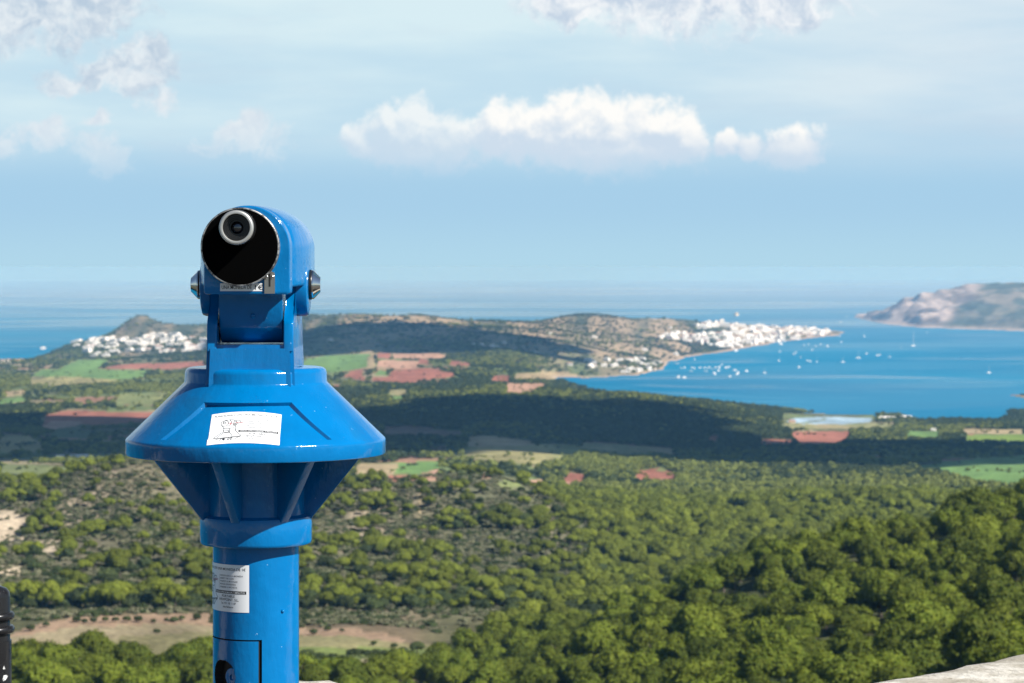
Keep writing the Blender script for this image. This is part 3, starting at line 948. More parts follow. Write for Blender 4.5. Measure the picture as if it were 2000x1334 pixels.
def build_trees():
    # near and middle woods -------------------------------------------------
    X, D, px, h, row = grid_points(380, 2300, 6.3)
    col, opn, n3 = land_cover(px, row, D)
    clump = fbm(X / 60, D / 60, 81, 3)
    spur = row > np.interp(px, [500, 700, 1000, 1300, 1500, 1800, 2000], [1320, 1325, 1265, 1195, 1120, 1050, 985]) - 14
    spur &= D < 1060
    u = rng.uniform(0, 1, len(X))
    dens = np.full(len(X), 0.80)
    hill = (D > 1000) & (D < 2150) & (px < 1250)
    hd = sstep(.46, .66, clump) * .50 + .06
    blend = sstep(950, 1250, px)
    lowhill = sstep(1140, 1180, row + (clump - .5) * 60)             # the wood at the foot of the hill
    hd = np.maximum(hd, lowhill * .75)
    dens = np.where(hill, hd * (1 - blend) + .85 * blend, dens)
    dens = np.where(spur, 0.60 * sstep(.20, .42, fbm(X / 17, D / 17, 83, 2)), dens)
    dens = np.where((D < 1000) & (px < 640) & ~spur, sstep(.35, .5, clump) * .85, dens)
    _, opn_b, _ = land_cover(px, row - 5.0 * FPX / D, D)
    opn2 = opn | (opn_b & ~spur)
    floor_ = (px < 1000) & (row > 1192) & (row < np.interp(px, [0, 430, 560, 700, 880, 1000], [1322, 1318, 1362, 1350, 1300, 1230]))
    opn2 |= floor_
    keep = (u < dens) & ~opn2
    keep &= seen(px, D, h, 11.0)
    oakzone = ((row > 1150) & (row < 1300) & (px > 580) & (px < 1330) & ~spur) | ((row > 1110) & (row < 1215) & (px < 640))
    oakp = np.where(oakzone, .55, np.where(spur, .03, np.where(px > 1150, .12, .18)))
    is_oak = rng.uniform(0, 1, len(X)) < oakp
    X, D, px, h, row, is_oak, spur = (a[keep] for a in (X, D, px, h, row, is_oak, spur))
    s = np.where(rng.uniform(0, 1, len(X)) < .3, rng.uniform(.5, .8, len(X)), rng.uniform(.8, 1.42, len(X))) * np.where((D > 1080) & (px < 1150), .80, 1.0)
    infr = (px > -20) & (px < 2020) & (row - 9 * FPX / D < 1340)
    size = np.where(infr, s / D, 0)
    # the largest 300 of each kind are things of their own
    def pine_words(q):
        if px[q] < 450: return 'pine in the dense clump in front of the valley field, left of the blue post', 'pines in front of the left valley field'
        if not spur[q]: return 'light green pine on the slope behind the near wooded spur', 'pines behind the near spur'
        if D[q] < 690: return 'round green pine low on the near wooded spur, close above the stone parapet', 'pines low on the near spur'
        if px[q] > 1500: return 'round green pine on the high right part of the near wooded spur', 'pines high on the near spur'
        return 'round green pine in the middle of the near wooded spur', 'pines in the middle of the near spur'

    def oak_words(q):
        if spur[q]: return 'dark oak standing among the pines of the near wooded spur', 'oaks on the near spur'
        if px[q] < 450: return 'dark green oak at the foot of the dry hill beyond the left valley field', 'oaks beyond the left valley field'
        if px[q] < 1000: return 'dark green oak behind the valley field right of the blue post', 'oaks behind the field right of the post'
        return 'dark green oak in the hollow between the dry hill and the near wooded spur', 'oaks in the hollow by the near spur'
    for kind, sel, words in (('pine', ~is_oak, pine_words), ('oak', is_oak, oak_words)):
        idx = np.nonzero(sel)[0]
        order = idx[np.argsort(-size[idx])]
        one, rest = order[:296], order[296:]
        for q in one:
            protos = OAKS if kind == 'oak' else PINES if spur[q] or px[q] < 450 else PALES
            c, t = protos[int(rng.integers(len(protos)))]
            root = empty('pine_tree' if kind == 'pine' else 'holm_oak', (X[q], D[q], h[q] - .3))
            root.rotation_euler = (rng.normal(0, .04), rng.normal(0, .04), rng.uniform(0, 6.28))
            root.scale = (s[q] * rng.uniform(.88, 1.12), s[q] * rng.uniform(.88, 1.12), s[q] * rng.uniform(.85, 1.25))
            lab, grp = words(q)
            tag(root, lab, kind, grp)
            link('crown', c, root); link('trunk', t, root)
        sc = s[rest][:, None] * rng.uniform(.86, 1.16, (len(rest), 3))
        P3 = np.stack([X[rest], D[rest], h[rest] - .3], 1)
        if kind == 'pine':
            coll = hidden_coll('pine_kinds', [joined('pine', c, t) for c, t in PINES + PALES])
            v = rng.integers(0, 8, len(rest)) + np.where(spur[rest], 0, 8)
            scatter('pine_wood', P3, sc, v, coll)
        else:
            coll = hidden_coll('oak_kinds', [joined('oak', c, t) for c, t in OAKS])
            scatter('oak_wood', P3, sc, rng.integers(0, 4, len(rest)), coll)
    # the single dried-out pine
    p = to_ground(1950, 1236)
    root = empty('dead_pine', p); root.scale = (.72, .72, .72)
    tag(root, 'rust brown dried-out pine among green ones on the near slope', 'dead tree')
    cm = PINES[2][0].copy(); cm.materials[0] = M_DEAD
    link('crown', cm, root); link('trunk', PINES[2][1], root)
    # trees standing alone or in a line on the valley fields
    for x, y, sc in ((690, 1284, .62), (705, 1282, .5), (718, 1285, .55), (735, 1283, .5), (752, 1284, .52), (768, 1282, .5), (787, 1281, .62), (815, 1279, .85), (858, 1277, .85), (880, 1278, .7),
                     (612, 1240, .4), (110, 1214, .5), (150, 1216, .42), (165, 1220, .4), (183, 1219, .46), (205, 1216, .42), (225, 1217, .42), (248, 1217, .5), (270, 1217, .46), (300, 1218, .35), (325, 1214, .3), (355, 1213, .4), (306, 1238, .34), (640, 1233, .35), (668, 1236, .3), (730, 1262, .3), (770, 1266, .35), (600, 1292, .7), (622, 1300, .8), (648, 1303, .75), (672, 1298, .6), (90, 1226, .4), (60, 1234, .45), (240, 1262, .3), (385, 1212, .42), (340, 1216, .4)):
        p = to_ground(x, y)
        c, t = OAKS[int(rng.integers(4))]
        root = empty('field_tree', p); root.scale = (sc, sc, sc * .95); root.rotation_euler = (0, 0, rng.uniform(0, 6.28))
        tag(root, 'small round dark tree standing in a line on the valley field', 'tree', 'small trees lining the valley fields')
        link('crown', c, root); link('trunk', t, root)

    # scrub on the dry hill -------------------------------------------------
    X, D, px, h, row = grid_points(900, 2150, 3.3, -60, 1300)
    col, opn, n3 = land_cover(px, row, D)
    cl = fbm(X / 30, D / 30, 91, 3)
    keep = (rng.uniform(0, 1, len(X)) < sstep(.26, .50, cl) * .80 + .14) & (~opn | (rng.uniform(0, 1, len(X)) < np.where(D > 1130, .30, .012))) & (D > 1000) & seen(px, D, h, 2)
    bush = [crown_mesh(300 + i, 3.0, 2.0, -.5, 4, 26, .30, M_SCRUB if i < 4 else M_OAK, .8, 1) for i in range(5)]
    coll = hidden_coll('scrub_kinds', bush)
    n = keep.sum()
    scatter('scrub', np.stack([X[keep], D[keep], h[keep]], 1), rng.uniform(.6, 1.65, (n, 1)) * rng.uniform(.8, 1.25, (n, 3)) * np.array([[1, 1, .72]]), np.minimum(rng.integers(0, 7, n), 4), coll)

    # woods of the plain ----------------------------------------------------
    M_FARP = foliage_mat('pine_needles_pale', (0.125, 0.158, 0.030), (0.180, 0.205, 0.040), (0.22, 0.23, 0.055))
    lowp = [crown_mesh(320 + i, 8.4, 6.2, 1.6, 6, 22, 1.0, M_FARP if i < 3 else M_OAK, .85, 1) for i in range(6)]
    coll = hidden_coll('plain_kinds', lowp)
    pts, scl, var = [], [], []
    for d0, d1, cell, big in ((2300, 4300, 7.2, 1.0), (4300, 6600, 9.0, 1.15), (6600, 10400, 15.0, 1.5), (10400, 13000, 22, 1.6)):
        X, D, px, h, row = grid_points(d0, d1, cell)
        col, opn, n3 = land_cover(px, row, D)
        a = fbm(X / (190 * big), D / (330 * big), 95, 4)
        b = fbm(X / 60, D / 100, 97, 3)
        dn = sstep(.41, .53, a) * .84 + .10 * sstep(.5, .6, b)
        ridge = (row > 755) & (row < 880) & (px > 640) & (D > 3300) & (D < 5900)
        wood = (px > 1050) & (D < 3300)
        dn = np.where(ridge | wood, .9, dn)
        if d0 > 6000: dn = np.where(row < 668, sstep(.48, .62, a) * .34, dn)
        _, opn_b, _ = land_cover(px, row - 5.0 * FPX / D, D)
        dn = np.where(opn_b & ~opn, 0, dn)
        ang = .35
        qx, qy = (X * math.cos(ang) + D * math.sin(ang)) / 130, (D * math.cos(ang) - X * math.sin(ang)) / 210
        qx, qy = qx + (fbm(X / 150, D / 150, 61, 2) - .5) * 1.4, qy + (fbm(X / 150, D / 150, 62, 2) - .5) * 1.4
        brd = (np.minimum(qx % 1, 1 - qx % 1) < 5.0 * big / 130) | (np.minimum(qy % 1, 1 - qy % 1) < 5.5 * big / 210)
        dn = np.where(brd & ~opn_b, np.maximum(dn, .62), dn)
        hedge = opn & (rng.uniform(0, 1, len(X)) < .10 * sstep(.60, .68, b))
        pond = (px > 1525) & (px < 1712) & (row > 808) & (row < 840)
        keep = (((rng.uniform(0, 1, len(X)) < dn) & ~opn) | hedge) & ~pond & (h > .8) & seen(px, D, h, 8) & (px > -60) & (px < 2060)
        keep &= ~((px > 1655) & (D > 11000))
        n = keep.sum()
        dark = (fbm(X / 200, D / 420, 99, 3)[keep] + rng.normal(0, .10, n)) > np.where(ridge[keep], .40, np.where(wood[keep], .62, .50))
        if d0 > 6000: dark |= rng.uniform(0, 1, n) < .4
        v = np.where(dark, rng.integers(3, 6, n), rng.integers(0, 3, n))
        pts.append(np.stack([X[keep], D[keep], h[keep] - .4], 1))
        scl.append(rng.uniform(.62, 1.2, (n, 1)) * rng.uniform(.85, 1.15, (n, 3)) * big * np.where(hedge[keep], .55, 1.0)[:, None] * np.array([[1, 1, .62 if d0 > 6000 else .9]]))
        var.append(v)
    pts, scl, var = np.concatenate(pts), np.concatenate(scl), np.concatenate(var)
    print('plain trees', len(pts))
    scatter('plain_wood', pts, scl, var, coll)


build_trees()

# ------------------------------------------------------------------ far villages, boats, farms
M_WHITE = material('white_plaster', (0.86, 0.85, 0.82), 0.8, spec=0.2)[0]
M_ROOFW = material('pale_roof', (0.80, 0.78, 0.75), 0.8, spec=0.2)[0]
M_TILE = material('clay_tile', (0.42, 0.22, 0.15), 0.85, spec=0.2)[0]
M_STONE = material('tower_stone', (0.62, 0.52, 0.38), 0.9, spec=0.2)[0]
M_DARKW = material('dark_wall', (0.16, 0.12, 0.11), 0.8, spec=0.2)[0]
M_PANE = material('far_window', (0.03, 0.04, 0.05), 0.3)[0]
M_HULL = material('boat_hull', (0.82, 0.82, 0.80), 0.35)[0]
M_MAST = material('boat_mast', (0.75, 0.75, 0.73), 0.4)[0]


def gable(bm, x0, x1, y0, y1, z0, z1, rise, over=0.4, mi=1):
    a = [bm.verts.new(p) for p in ((x0 - over, y0 - over, z1), (x1 + over, y0 - over, z1), (x1 + over, y1 + over, z1), (x0 - over, y1 + over, z1))]
    ym = (y0 + y1) / 2
    r = [bm.verts.new((x0 - over, ym, z1 + rise)), bm.verts.new((x1 + over, ym, z1 + rise))]
    for f in ((a[0], a[1], r[1], r[0]), (a[2], a[3], r[0], r[1]), (a[3], a[0], r[0]), (a[1], a[2], r[1]), (a[3], a[2], a[1], a[0])):
        bm.faces.new(f).material_index = mi


def house_mesh(kind, w, d, h):
    bm = bmesh.new()
    box(bm, -w / 2, w / 2, -d / 2, d / 2, -3, h)
    if kind == 0:
        gable(bm, -w / 2, w / 2, -d / 2, d / 2, 0, h + .02, 1.6)
        box(bm, w / 2, w / 2 + w * .45, -d / 2 + 1, d / 2 - 1, -3, h * .6)
    elif kind == 1:
        box(bm, -w / 2 - .2, w / 2 + .2, -d / 2 - .2, d / 2 + .2, h + .01, h + .6)
        box(bm, -w * .1, w * .35, -d * .3, d * .35, h + .62, h + 3.0)
    else:
        gable(bm, -w / 2, w / 2, -d / 2, d / 2, 0, h + .02, 1.8)
        box(bm, -w * .3, -w * .2, -d * .1, d * .1, h + .5, h + 3)
    nw = max(2, int(w / 4))
    for i in range(nw):                                   # window openings on the side seen from the hill
        for z in ([1.0, 4.2] if h > 6 else [1.0]):
            x = -w / 2 + (i + .5) * w / nw
            o = len(bm.faces)
            box(bm, x - .6, x + .6, -d / 2 - .06, -d / 2 + .05, z, z + 1.5)
            bm.faces.ensure_lookup_table()
            for f in bm.faces[o:]: f.material_index = 2
    return bm_mesh('house', bm, [M_WHITE, M_TILE if kind == 2 else M_ROOFW, M_PANE], smooth=False)


KINDW = ['flat-roofed', 'flat-roofed', 'tile-roofed', 'flat-roofed', 'flat-roofed', 'flat-roofed', 'gabled']
HOUSES = [house_mesh(k % 3 if i % 4 else 1, w, d, h) for i, (k, w, d, h) in enumerate(
    ((0, 14, 10, 6.5), (1, 17, 11, 7), (2, 12, 10, 6.2), (1, 20, 11, 8), (0, 22, 10, 6.5), (1, 13, 12, 9), (0, 16, 10, 7.2)))]


def village(poly, n, label, group, smin=1.0, holes=(), pick=None):
    xs, ys = [p[0] for p in poly], [p[1] for p in poly]
    done, tries = [], 0
    while len(done) < n and tries < 9000:
        tries += 1
        x, y = random.uniform(min(xs), max(xs)), random.uniform(min(ys), max(ys))
        ax, ay = np.array([x]), np.array([y])
        if not inpoly(ax, ay, poly)[0] or any(inpoly(ax, ay, q)[0] for q in holes): continue
        if any(abs(x - u) < 4.2 and abs(y - v) < 2.2 for u, v in done): continue
        p = to_ground(x, y)
        if p.z < 0.8: continue
        done.append((x, y))
        hm = random.choice(HOUSES)
        o = link('house', hm, loc=p)
        o.rotation_euler = (0, 0, random.gauss(0, .35))
        f = random.uniform(.85, 1.3) * smin
        o.scale = (f * random.uniform(.8, 1.15), f * .9, f * random.uniform(.58, .82))
        kd = KINDW[HOUSES.index(hm)]
        tag(o, kd + ' ' + label, 'house', kd + ' ' + group)


village([(1280, 656), (1330, 651), (1345, 644), (1385, 630), (1440, 634), (1480, 628), (1550, 624), (1592, 633), (1640, 646), (1600, 656), (1530, 667), (1470, 674), (1420, 680), (1385, 676), (1340, 670), (1290, 664)],
        175, 'white house packed into the harbour village on the point across the bay', 'houses of the harbour village on the point', 1.75, holes=([(1340, 645), (1420, 640), (1430, 650), (1380, 654), (1340, 652)],))
village([(120, 668), (150, 655), (190, 656), (262, 664), (322, 650), (345, 655), (400, 664), (400, 690), (345, 690), (262, 690), (200, 699), (174, 697), (166, 684), (122, 670)],
        92, 'white house in the village at the foot of the coastal hill beyond the telescope', 'houses of the village under the coastal hill', 1.7)
village([(1105, 708), (1180, 702), (1240, 701), (1290, 710), (1280, 725), (1220, 729), (1170, 722), (1110, 714)], 34, 'white house in the hamlet at the head of the bay', 'houses of the hamlet at the bay head', 1.3)
for x, y, lab in ((645, 669, 'lone white farmhouse on the dark wooded hillside'), (84, 683, 'lone white house on the headland left of the coastal village'), (1320, 695, 'white house standing alone on the bay shore between the two villages')):
    o = link('house', HOUSES[1], loc=to_ground(x, y)); o.scale = (1.2, 1.2, 1.2)
    tag(o, lab, 'house')
for x, y in ((5, 707), (18, 706), (34, 707), (42, 706)):
    o = link('house', HOUSES[2], loc=to_ground(x, y)); o.scale = (1.2, 1.2, 1)
    tag(o, 'low house with clay tile roof on the left shore', 'house', 'houses on the left shore')
for x, y in ((925, 676), (940, 677), (962, 678), (968, 681), (985, 672), (1045, 692), (1258, 684), (1160, 660), (1310, 642), (1075, 655)):
    o = link('house', random.choice(HOUSES), loc=to_ground(x, y)); o.scale = (.95, .95, .95)
    tag(o, 'scattered white farmhouse among the trees between the red fields and the bay', 'house', 'scattered farmhouses')


def long_shed(name, px, row, w, d, h, rise, wall, roof, label, cat, rot=0.0):
    bm = bmesh.new()
    box(bm, -w / 2, w / 2, -d / 2, d / 2, -2, h)
    gable(bm, -w / 2, w / 2, -d / 2, d / 2, 0, h + .02, rise)
    for i in range(int(w / 6)):
        x = -w / 2 + 3 + i * 6
        o = len(bm.faces)
        box(bm, x - .8, x + .8, -d / 2 - .06, -d / 2 + .05, 1.2, 2.6)
        bm.faces.ensure_lookup_table()
        for f in bm.faces[o:]: f.material_index = 2
    root = link(name, bm_mesh(name, bm, [wall, roof, M_PANE], smooth=False), loc=to_ground(px, row))
    root.rotation_euler = (0, 0, rot)
    tag(root, label, cat)


long_shed('farm_shed', 142, 897, 38, 12, 3.4, 1.6, M_WHITE, M_ROOFW, 'long low white farm shed at the edge of the dark wood on the plain', 'shed', .2)
long_shed('salt_shed', 1732, 821, 36, 16, 5, 3.5, M_DARKW, M_ROOFW, 'dark walled shed with white roof on the near shore of the bay', 'shed', .1)
long_shed('salt_shed', 1770, 819, 24, 14, 5, 3.2, M_DARKW, M_WHITE, 'smaller white roofed shed right of the dark walled shed on the bay shore', 'shed', -.2)
long_shed('field_hut', 1823, 842, 9, 7, 4, 1.5, M_WHITE, M_ROOFW, 'tiny white hut on the green field below the bay shore', 'hut')
long_shed('stone_barn', 1547, 827, 12, 8, 4, 2, M_STONE, M_TILE, 'small sandy barn beside the pale salt ponds', 'barn')

bm = bmesh.new()
lathe(bm, [(13.5, -4), (12.5, 4), (11.4, 15), (11.9, 15.5), (11.9, 17.6), (11.0, 17.6), (11.0, 16.4)], 40)
lathe(bm, [(3.2, 16.4), (3.2, 20.5), (0.2, 22.5)], 20, c=(3, 2, 0))
o = link('watch_tower', bm_mesh('watch_tower', bm, M_STONE), loc=to_ground(1438, 617))
o.scale = (1.25, 1.25, 1.2)
tag(o, 'round sandstone watch tower on the bare ridge above the harbour village', 'tower')


def hull(bm, L, B, H):
    n = 12
    top, bot = [], []
    for i in range(n + 1):
        f = i / n
        w = B / 2 * (1 - max(0, (f - .45) / .55) ** 2.0) * (0.82 + .18 * min(1, f * 4))
        x = (f - .5) * L
        top.append((x, max(w, .02), H * (1 + .25 * f * f)))
        bot.append((x * .93, max(w * .7, .01), -.3))
    rows = [[bm.verts.new((x, -w, z)) for x, w, z in bot], [bm.verts.new((x, -w, z)) for x, w, z in top],
            [bm.verts.new((x, w, z)) for x, w, z in top], [bm.verts.new((x, w, z)) for x, w, z in bot]]
    for a, b in zip(rows, rows[1:]):
        for i in range(n): bm.faces.new((a[i], a[i + 1], b[i + 1], b[i]))
    bm.faces.new([r[0] for r in rows][::-1])


def boat_meshes(L, B, H, mast):
    bm = bmesh.new(); hull(bm, L, B, H)
    hm = bm_mesh('hull', bm, M_HULL, 30)
    bm = bmesh.new()
    box(bm, -L * .22, L * .18, -B * .3, B * .3, H * .95, H + (.9 if mast else 1.9), .15)
    if not mast: box(bm, -L * .18, L * .06, -B * .26, B * .26, H + 1.9, H + 2.6, .1)
    cm = bm_mesh('cabin', bm, M_HULL, 30)
    mm = None
    if mast:
        bm = bmesh.new()
        mr = .20 if mast < 30 else .62
        lathe(bm, [(mr, H), (mr * .7, mast)], 8, c=(L * .06, 0, 0))
        lathe(bm, [(.16, -L * .36), (.16, L * .06)], 8, axis='X', c=(0, 0, H + 1.7))
        lathe(bm, [(.03, -.5), (.03, .5)], 5, c=(0, 0, 0))
        mm = bm_mesh('mast', bm, M_MAST, 30)
    return hm, cm, mm


SAIL, MOTOR, YACHT = boat_meshes(13, 4.2, 1.5, 17), boat_meshes(10.5, 4.0, 1.6, 0), boat_meshes(24, 6.5, 2.6, 62)


def boat(px, row, kind, label, group=None, sc=1.0):
    D = CAM_Z * FPX / (row - EYE)
    root = empty({'s': 'sailing_boat', 'm': 'motor_boat', 'y': 'sailing_yacht'}[kind], ((px - 1000) / FPX * D, D, 0))
    root.rotation_euler = (0, 0, random.gauss(.5, .5)); root.scale = (sc, sc, sc)
    tag(root, label, 'boat' if kind != 'y' else 'yacht', group)
    for nm, me in zip(('hull', 'cabin', 'mast'), {'s': SAIL, 'm': MOTOR, 'y': YACHT}[kind]):
        if me: link(nm, me, root)


Z2 = [(405, 484, 's'), (545, 463, 'm'), (590, 484, 'm'), (608, 488, 'm'), (653, 490, 's'), (820, 492, 's'), (975, 438, 'm'), (1045, 450, 'm'), (1062, 446, 'm'), (1125, 460, 's'), (1200, 400, 's'), (960, 324, 's'),
      (805, 232, 'm'), (800, 322, 's'), (810, 362, 'm'), (720, 390, 'm'), (675, 377, 'm'), (645, 388, 'm'), (597, 378, 'm'), (568, 382, 'm'), (620, 414, 'm'), (500, 440, 'm'), (410, 425, 's'), (515, 432, 'm'), (15, 527, 'm'),
      (60, 529, 'm'), (80, 522, 'm'), (118, 547, 'm'), (140, 562, 'm'), (132, 572, 'm'), (85, 586, 'm'), (193, 552, 'm'), (312, 563, 's'), (10, 550, 'm'), (535, 528, 'm'), (845, 195, 'm'), (1370, 302, 'm'), (700, 300, 'm'), (655, 322, 'm'), (570, 322, 'm')]
Z1 = [(1210, 670, 's'), (1362, 634, 's'), (1245, 708, 'm'), (1275, 706, 'm'), (1330, 737, 's'), (1360, 711, 'm'), (1340, 706, 'm'), (1408, 706, 'm'), (1448, 705, 's'), (1480, 706, 'm'), (1495, 704, 'm'), (1510, 717, 's'), (1545, 706, 'm'), (1570, 732, 'm'),
      (1540, 764, 'm'), (1530, 752, 'm'), (1458, 737, 's'), (1635, 707, 'm'), (1660, 702, 'm'), (1222, 787, 'm'), (1272, 792, 'm'), (1600, 680, 's'), (1575, 708, 'm')]
for zx, zy, k_ in Z2:
    boat(1400 + zx / 3.3333, 560 + zy / 3.3333, k_, 'small white %s moored out on the open bay off the harbour village' % ('sailing boat' if k_ == 's' else 'motor boat'), 'boats moored off the harbour village', random.uniform(.95, 1.35))
for zx, zy, k_ in Z1:
    boat(1050 + zx / 4.444, 560 + zy / 4.444, k_, 'small white %s moored near the hamlet at the inner end of the bay' % ('sailing boat' if k_ == 's' else 'motor boat'), 'boats moored near the hamlet', random.uniform(.9, 1.25))
boat(1783.5, 676, 'y', 'large white sailing yacht with a very tall mast in the bay mouth')
boat(1676, 700, 's', 'white sailing boat with a bare mast lying mid bay', None, 1.6)
boat(1931.5, 729, 's', 'white sailing boat alone on the right side of the bay', None, 1.5)
boat(1437, 686, 'm', 'big white motor boat at the quay below the harbour village', None, 2.4)
boat(1525, 673, 'm', 'long white motor boat lying off the end of the harbour village', None, 2.0)

# ------------------------------------------------------------------ the terrace, its parapet and the black post
mt, kt, bt = material('terrace_paving', (0.42, 0.38, 0.33), 0.9, spec=0.2)
tcn = kt.node('ShaderNodeNewGeometry')
br = kt.node('ShaderNodeTexBrick'); kt.l.new(tcn.outputs['Position'], br.inputs['Vector'])
br.inputs['Scale'].default_value = 2.2
for i, c in ((1, (.075, .07, .065, 1)), (2, (.095, .09, .08, 1)), (3, (.05, .047, .045, 1))): br.inputs[i].default_value = c
kt.l.new(kt.mix(kt.noise(tcn.outputs['Position'], 6, 6, .65), br.outputs[0], (0.75, 0.72, 0.68), 'MULTIPLY'), bt.inputs['Base Color'])
bm = bmesh.new()
box(bm, -9, 9, -9, 5.30, TERRACE_Z - .25, TERRACE_Z)
tag(link('terrace', bm_mesh('terrace', bm, mt, smooth=False)), kind='structure')

WALL_Z = CAM_Z - 0.90
FAR = [(-9, 4.2), (-4, 5.0), (-.80, 5.42), (-.62, 5.585), (-.385, 5.592), (-.345, 5.52), (-.2, 5.40), (.30, 5.36), (.752, 5.528), (1.192, 5.96), (2.2, 6.95), (9, 13.6)]


def build_parapet():
    far = [Vector((x, y, 0)) for x, y in FAR]
    fine = []
    for a, b in zip(far, far[1:]):
        n = max(1, int((b - a).length / 0.05))
        if a.x < -5 or b.x > 3: n = max(1, int((b - a).length / .3))
        for i in range(n): fine.append(a.lerp(b, i / n))
    fine.append(far[-1])
    # cross section: (inset from the far edge, height)
    sec = [(0.03, -9.0), (0.03, -.16), (0.0, -.15), (-.004, -.03), (.006, -.010), (.022, -.001), (.06, .002), (.12, .002), (.18, .001), (.24, .002), (.30, .001), (.36, .0), (.405, -.004), (.42, -.02), (.425, -.14), (.395, -.15), (.395, -.75)]
    bm = bmesh.new()
    rows = []
    for i, p in enumerate(fine):
        t = (fine[min(i + 1, len(fine) - 1)] - fine[max(i - 1, 0)]).normalized()
        nrm = Vector((t.y, -t.x, 0))
        if nrm.y > 0: nrm = -nrm
        r = []
        for ins, z in sec:
            q = p + nrm * ins + Vector((0, 0, WALL_Z + z))
            w = mnoise.fractal(q * 7, 1.0, 2.0, 4) * .006 + mnoise.noise(q * 2.3) * .006
            if z > -.2: q += Vector((0, w * .8, w))
            r.append(bm.verts.new(q))
        rows.append(r)
    for a, b in zip(rows, rows[1:]):
        for j in range(len(sec) - 1): bm.faces.new((a[j], a[j + 1], b[j + 1], b[j]))
    m, k, b = material('weathered_lime', (0.6, 0.57, 0.5), 0.95, spec=0.15)
    g = k.node('ShaderNodeNewGeometry')
    n1 = k.noise(g.outputs['Position'], 9, 8, .7)
    n2 = k.noise(g.outputs['Position'], 45, 6, .7)
    n3 = k.noise(g.outputs['Position'], 2.5, 4, .6)
    c = k.mix(k.ramp(n1, .38, .62), (.40, .36, .29), (.66, .62, .54))
    c = k.mix(k.math('MULTIPLY', k.ramp(n2, .56, .70), k.ramp(n3, .35, .6, .3, .95)), c, (.20, .18, .13))
    c = k.mix(k.ramp(n3, .62, .75, 0, .6), c, (.42, .33, .16))
    k.l.new(c, b.inputs['Base Color'])
    bump(k, b, k.math('ADD', n1, k.math('MULTIPLY', n2, .5)), .7, .02)
    o = link('stone_parapet', bm_mesh('stone_parapet', bm, m, 40))
    tag(o, 'pale weathered stone parapet running round the viewpoint terrace', 'parapet')


build_parapet()


def build_post():
    m, k, b = material('black_enamel', (0.007, 0.007, 0.008), 0.28, spec=0.35)
    tc = k.node('ShaderNodeTexCoord')
    n = k.noise(tc.outputs['Object'], 26, 6, .6)
    x, y, z = k.sep(tc.outputs['Object'])
    band = k.math('MULTIPLY', k.ramp(z, .70, .73), k.ramp(z, .80, .775))
    chip = k.math('MULTIPLY', k.ramp(n, .60, .62, smooth=False), band)
    k.l.new(k.mix(chip, (0.012, 0.012, 0.013), (.62, .62, .6)), b.inputs['Base Color'])
    k.l.new(k.ramp(k.noise(tc.outputs['Object'], 12, 5, .6), .3, .7, .15, .4), b.inputs['Roughness'])
    bump(k, b, k.noise(tc.outputs['Object'], 60, 3, .5), .12, .004)
    Y = 4.6
    root = empty('metal_post', ((-17 - 1000) / FPX * Y, Y, TERRACE_Z))
    tag(root, 'black enamelled round metal post with a double ring at its neck', 'post')
    bm = bmesh.new(); lathe(bm, [(.06, 0), (.06, .012), (.037, .02), (.036, .10), (.036, .828)], 48); link('shaft', bm_mesh('shaft', bm, m), root)
    bm = bmesh.new(); lathe(bm, [(.0335, .80), (.0335, .906), (.032, .915), (.027, .921), (.018, .925), (.004, .926)], 48); link('cap', bm_mesh('cap', bm, m, 50), root)
    for zc in (.872, .848):
        bm = bmesh.new()
        lathe(bm, [(.030, zc - .007)] + [(.036 + .0055 * math.cos(a), zc + .007 * math.sin(a)) for a in np.linspace(-1.5, 1.5, 9)] + [(.030, zc + .007)], 48)
        link('ring', bm_mesh('ring', bm, m, 60), root)


build_post()

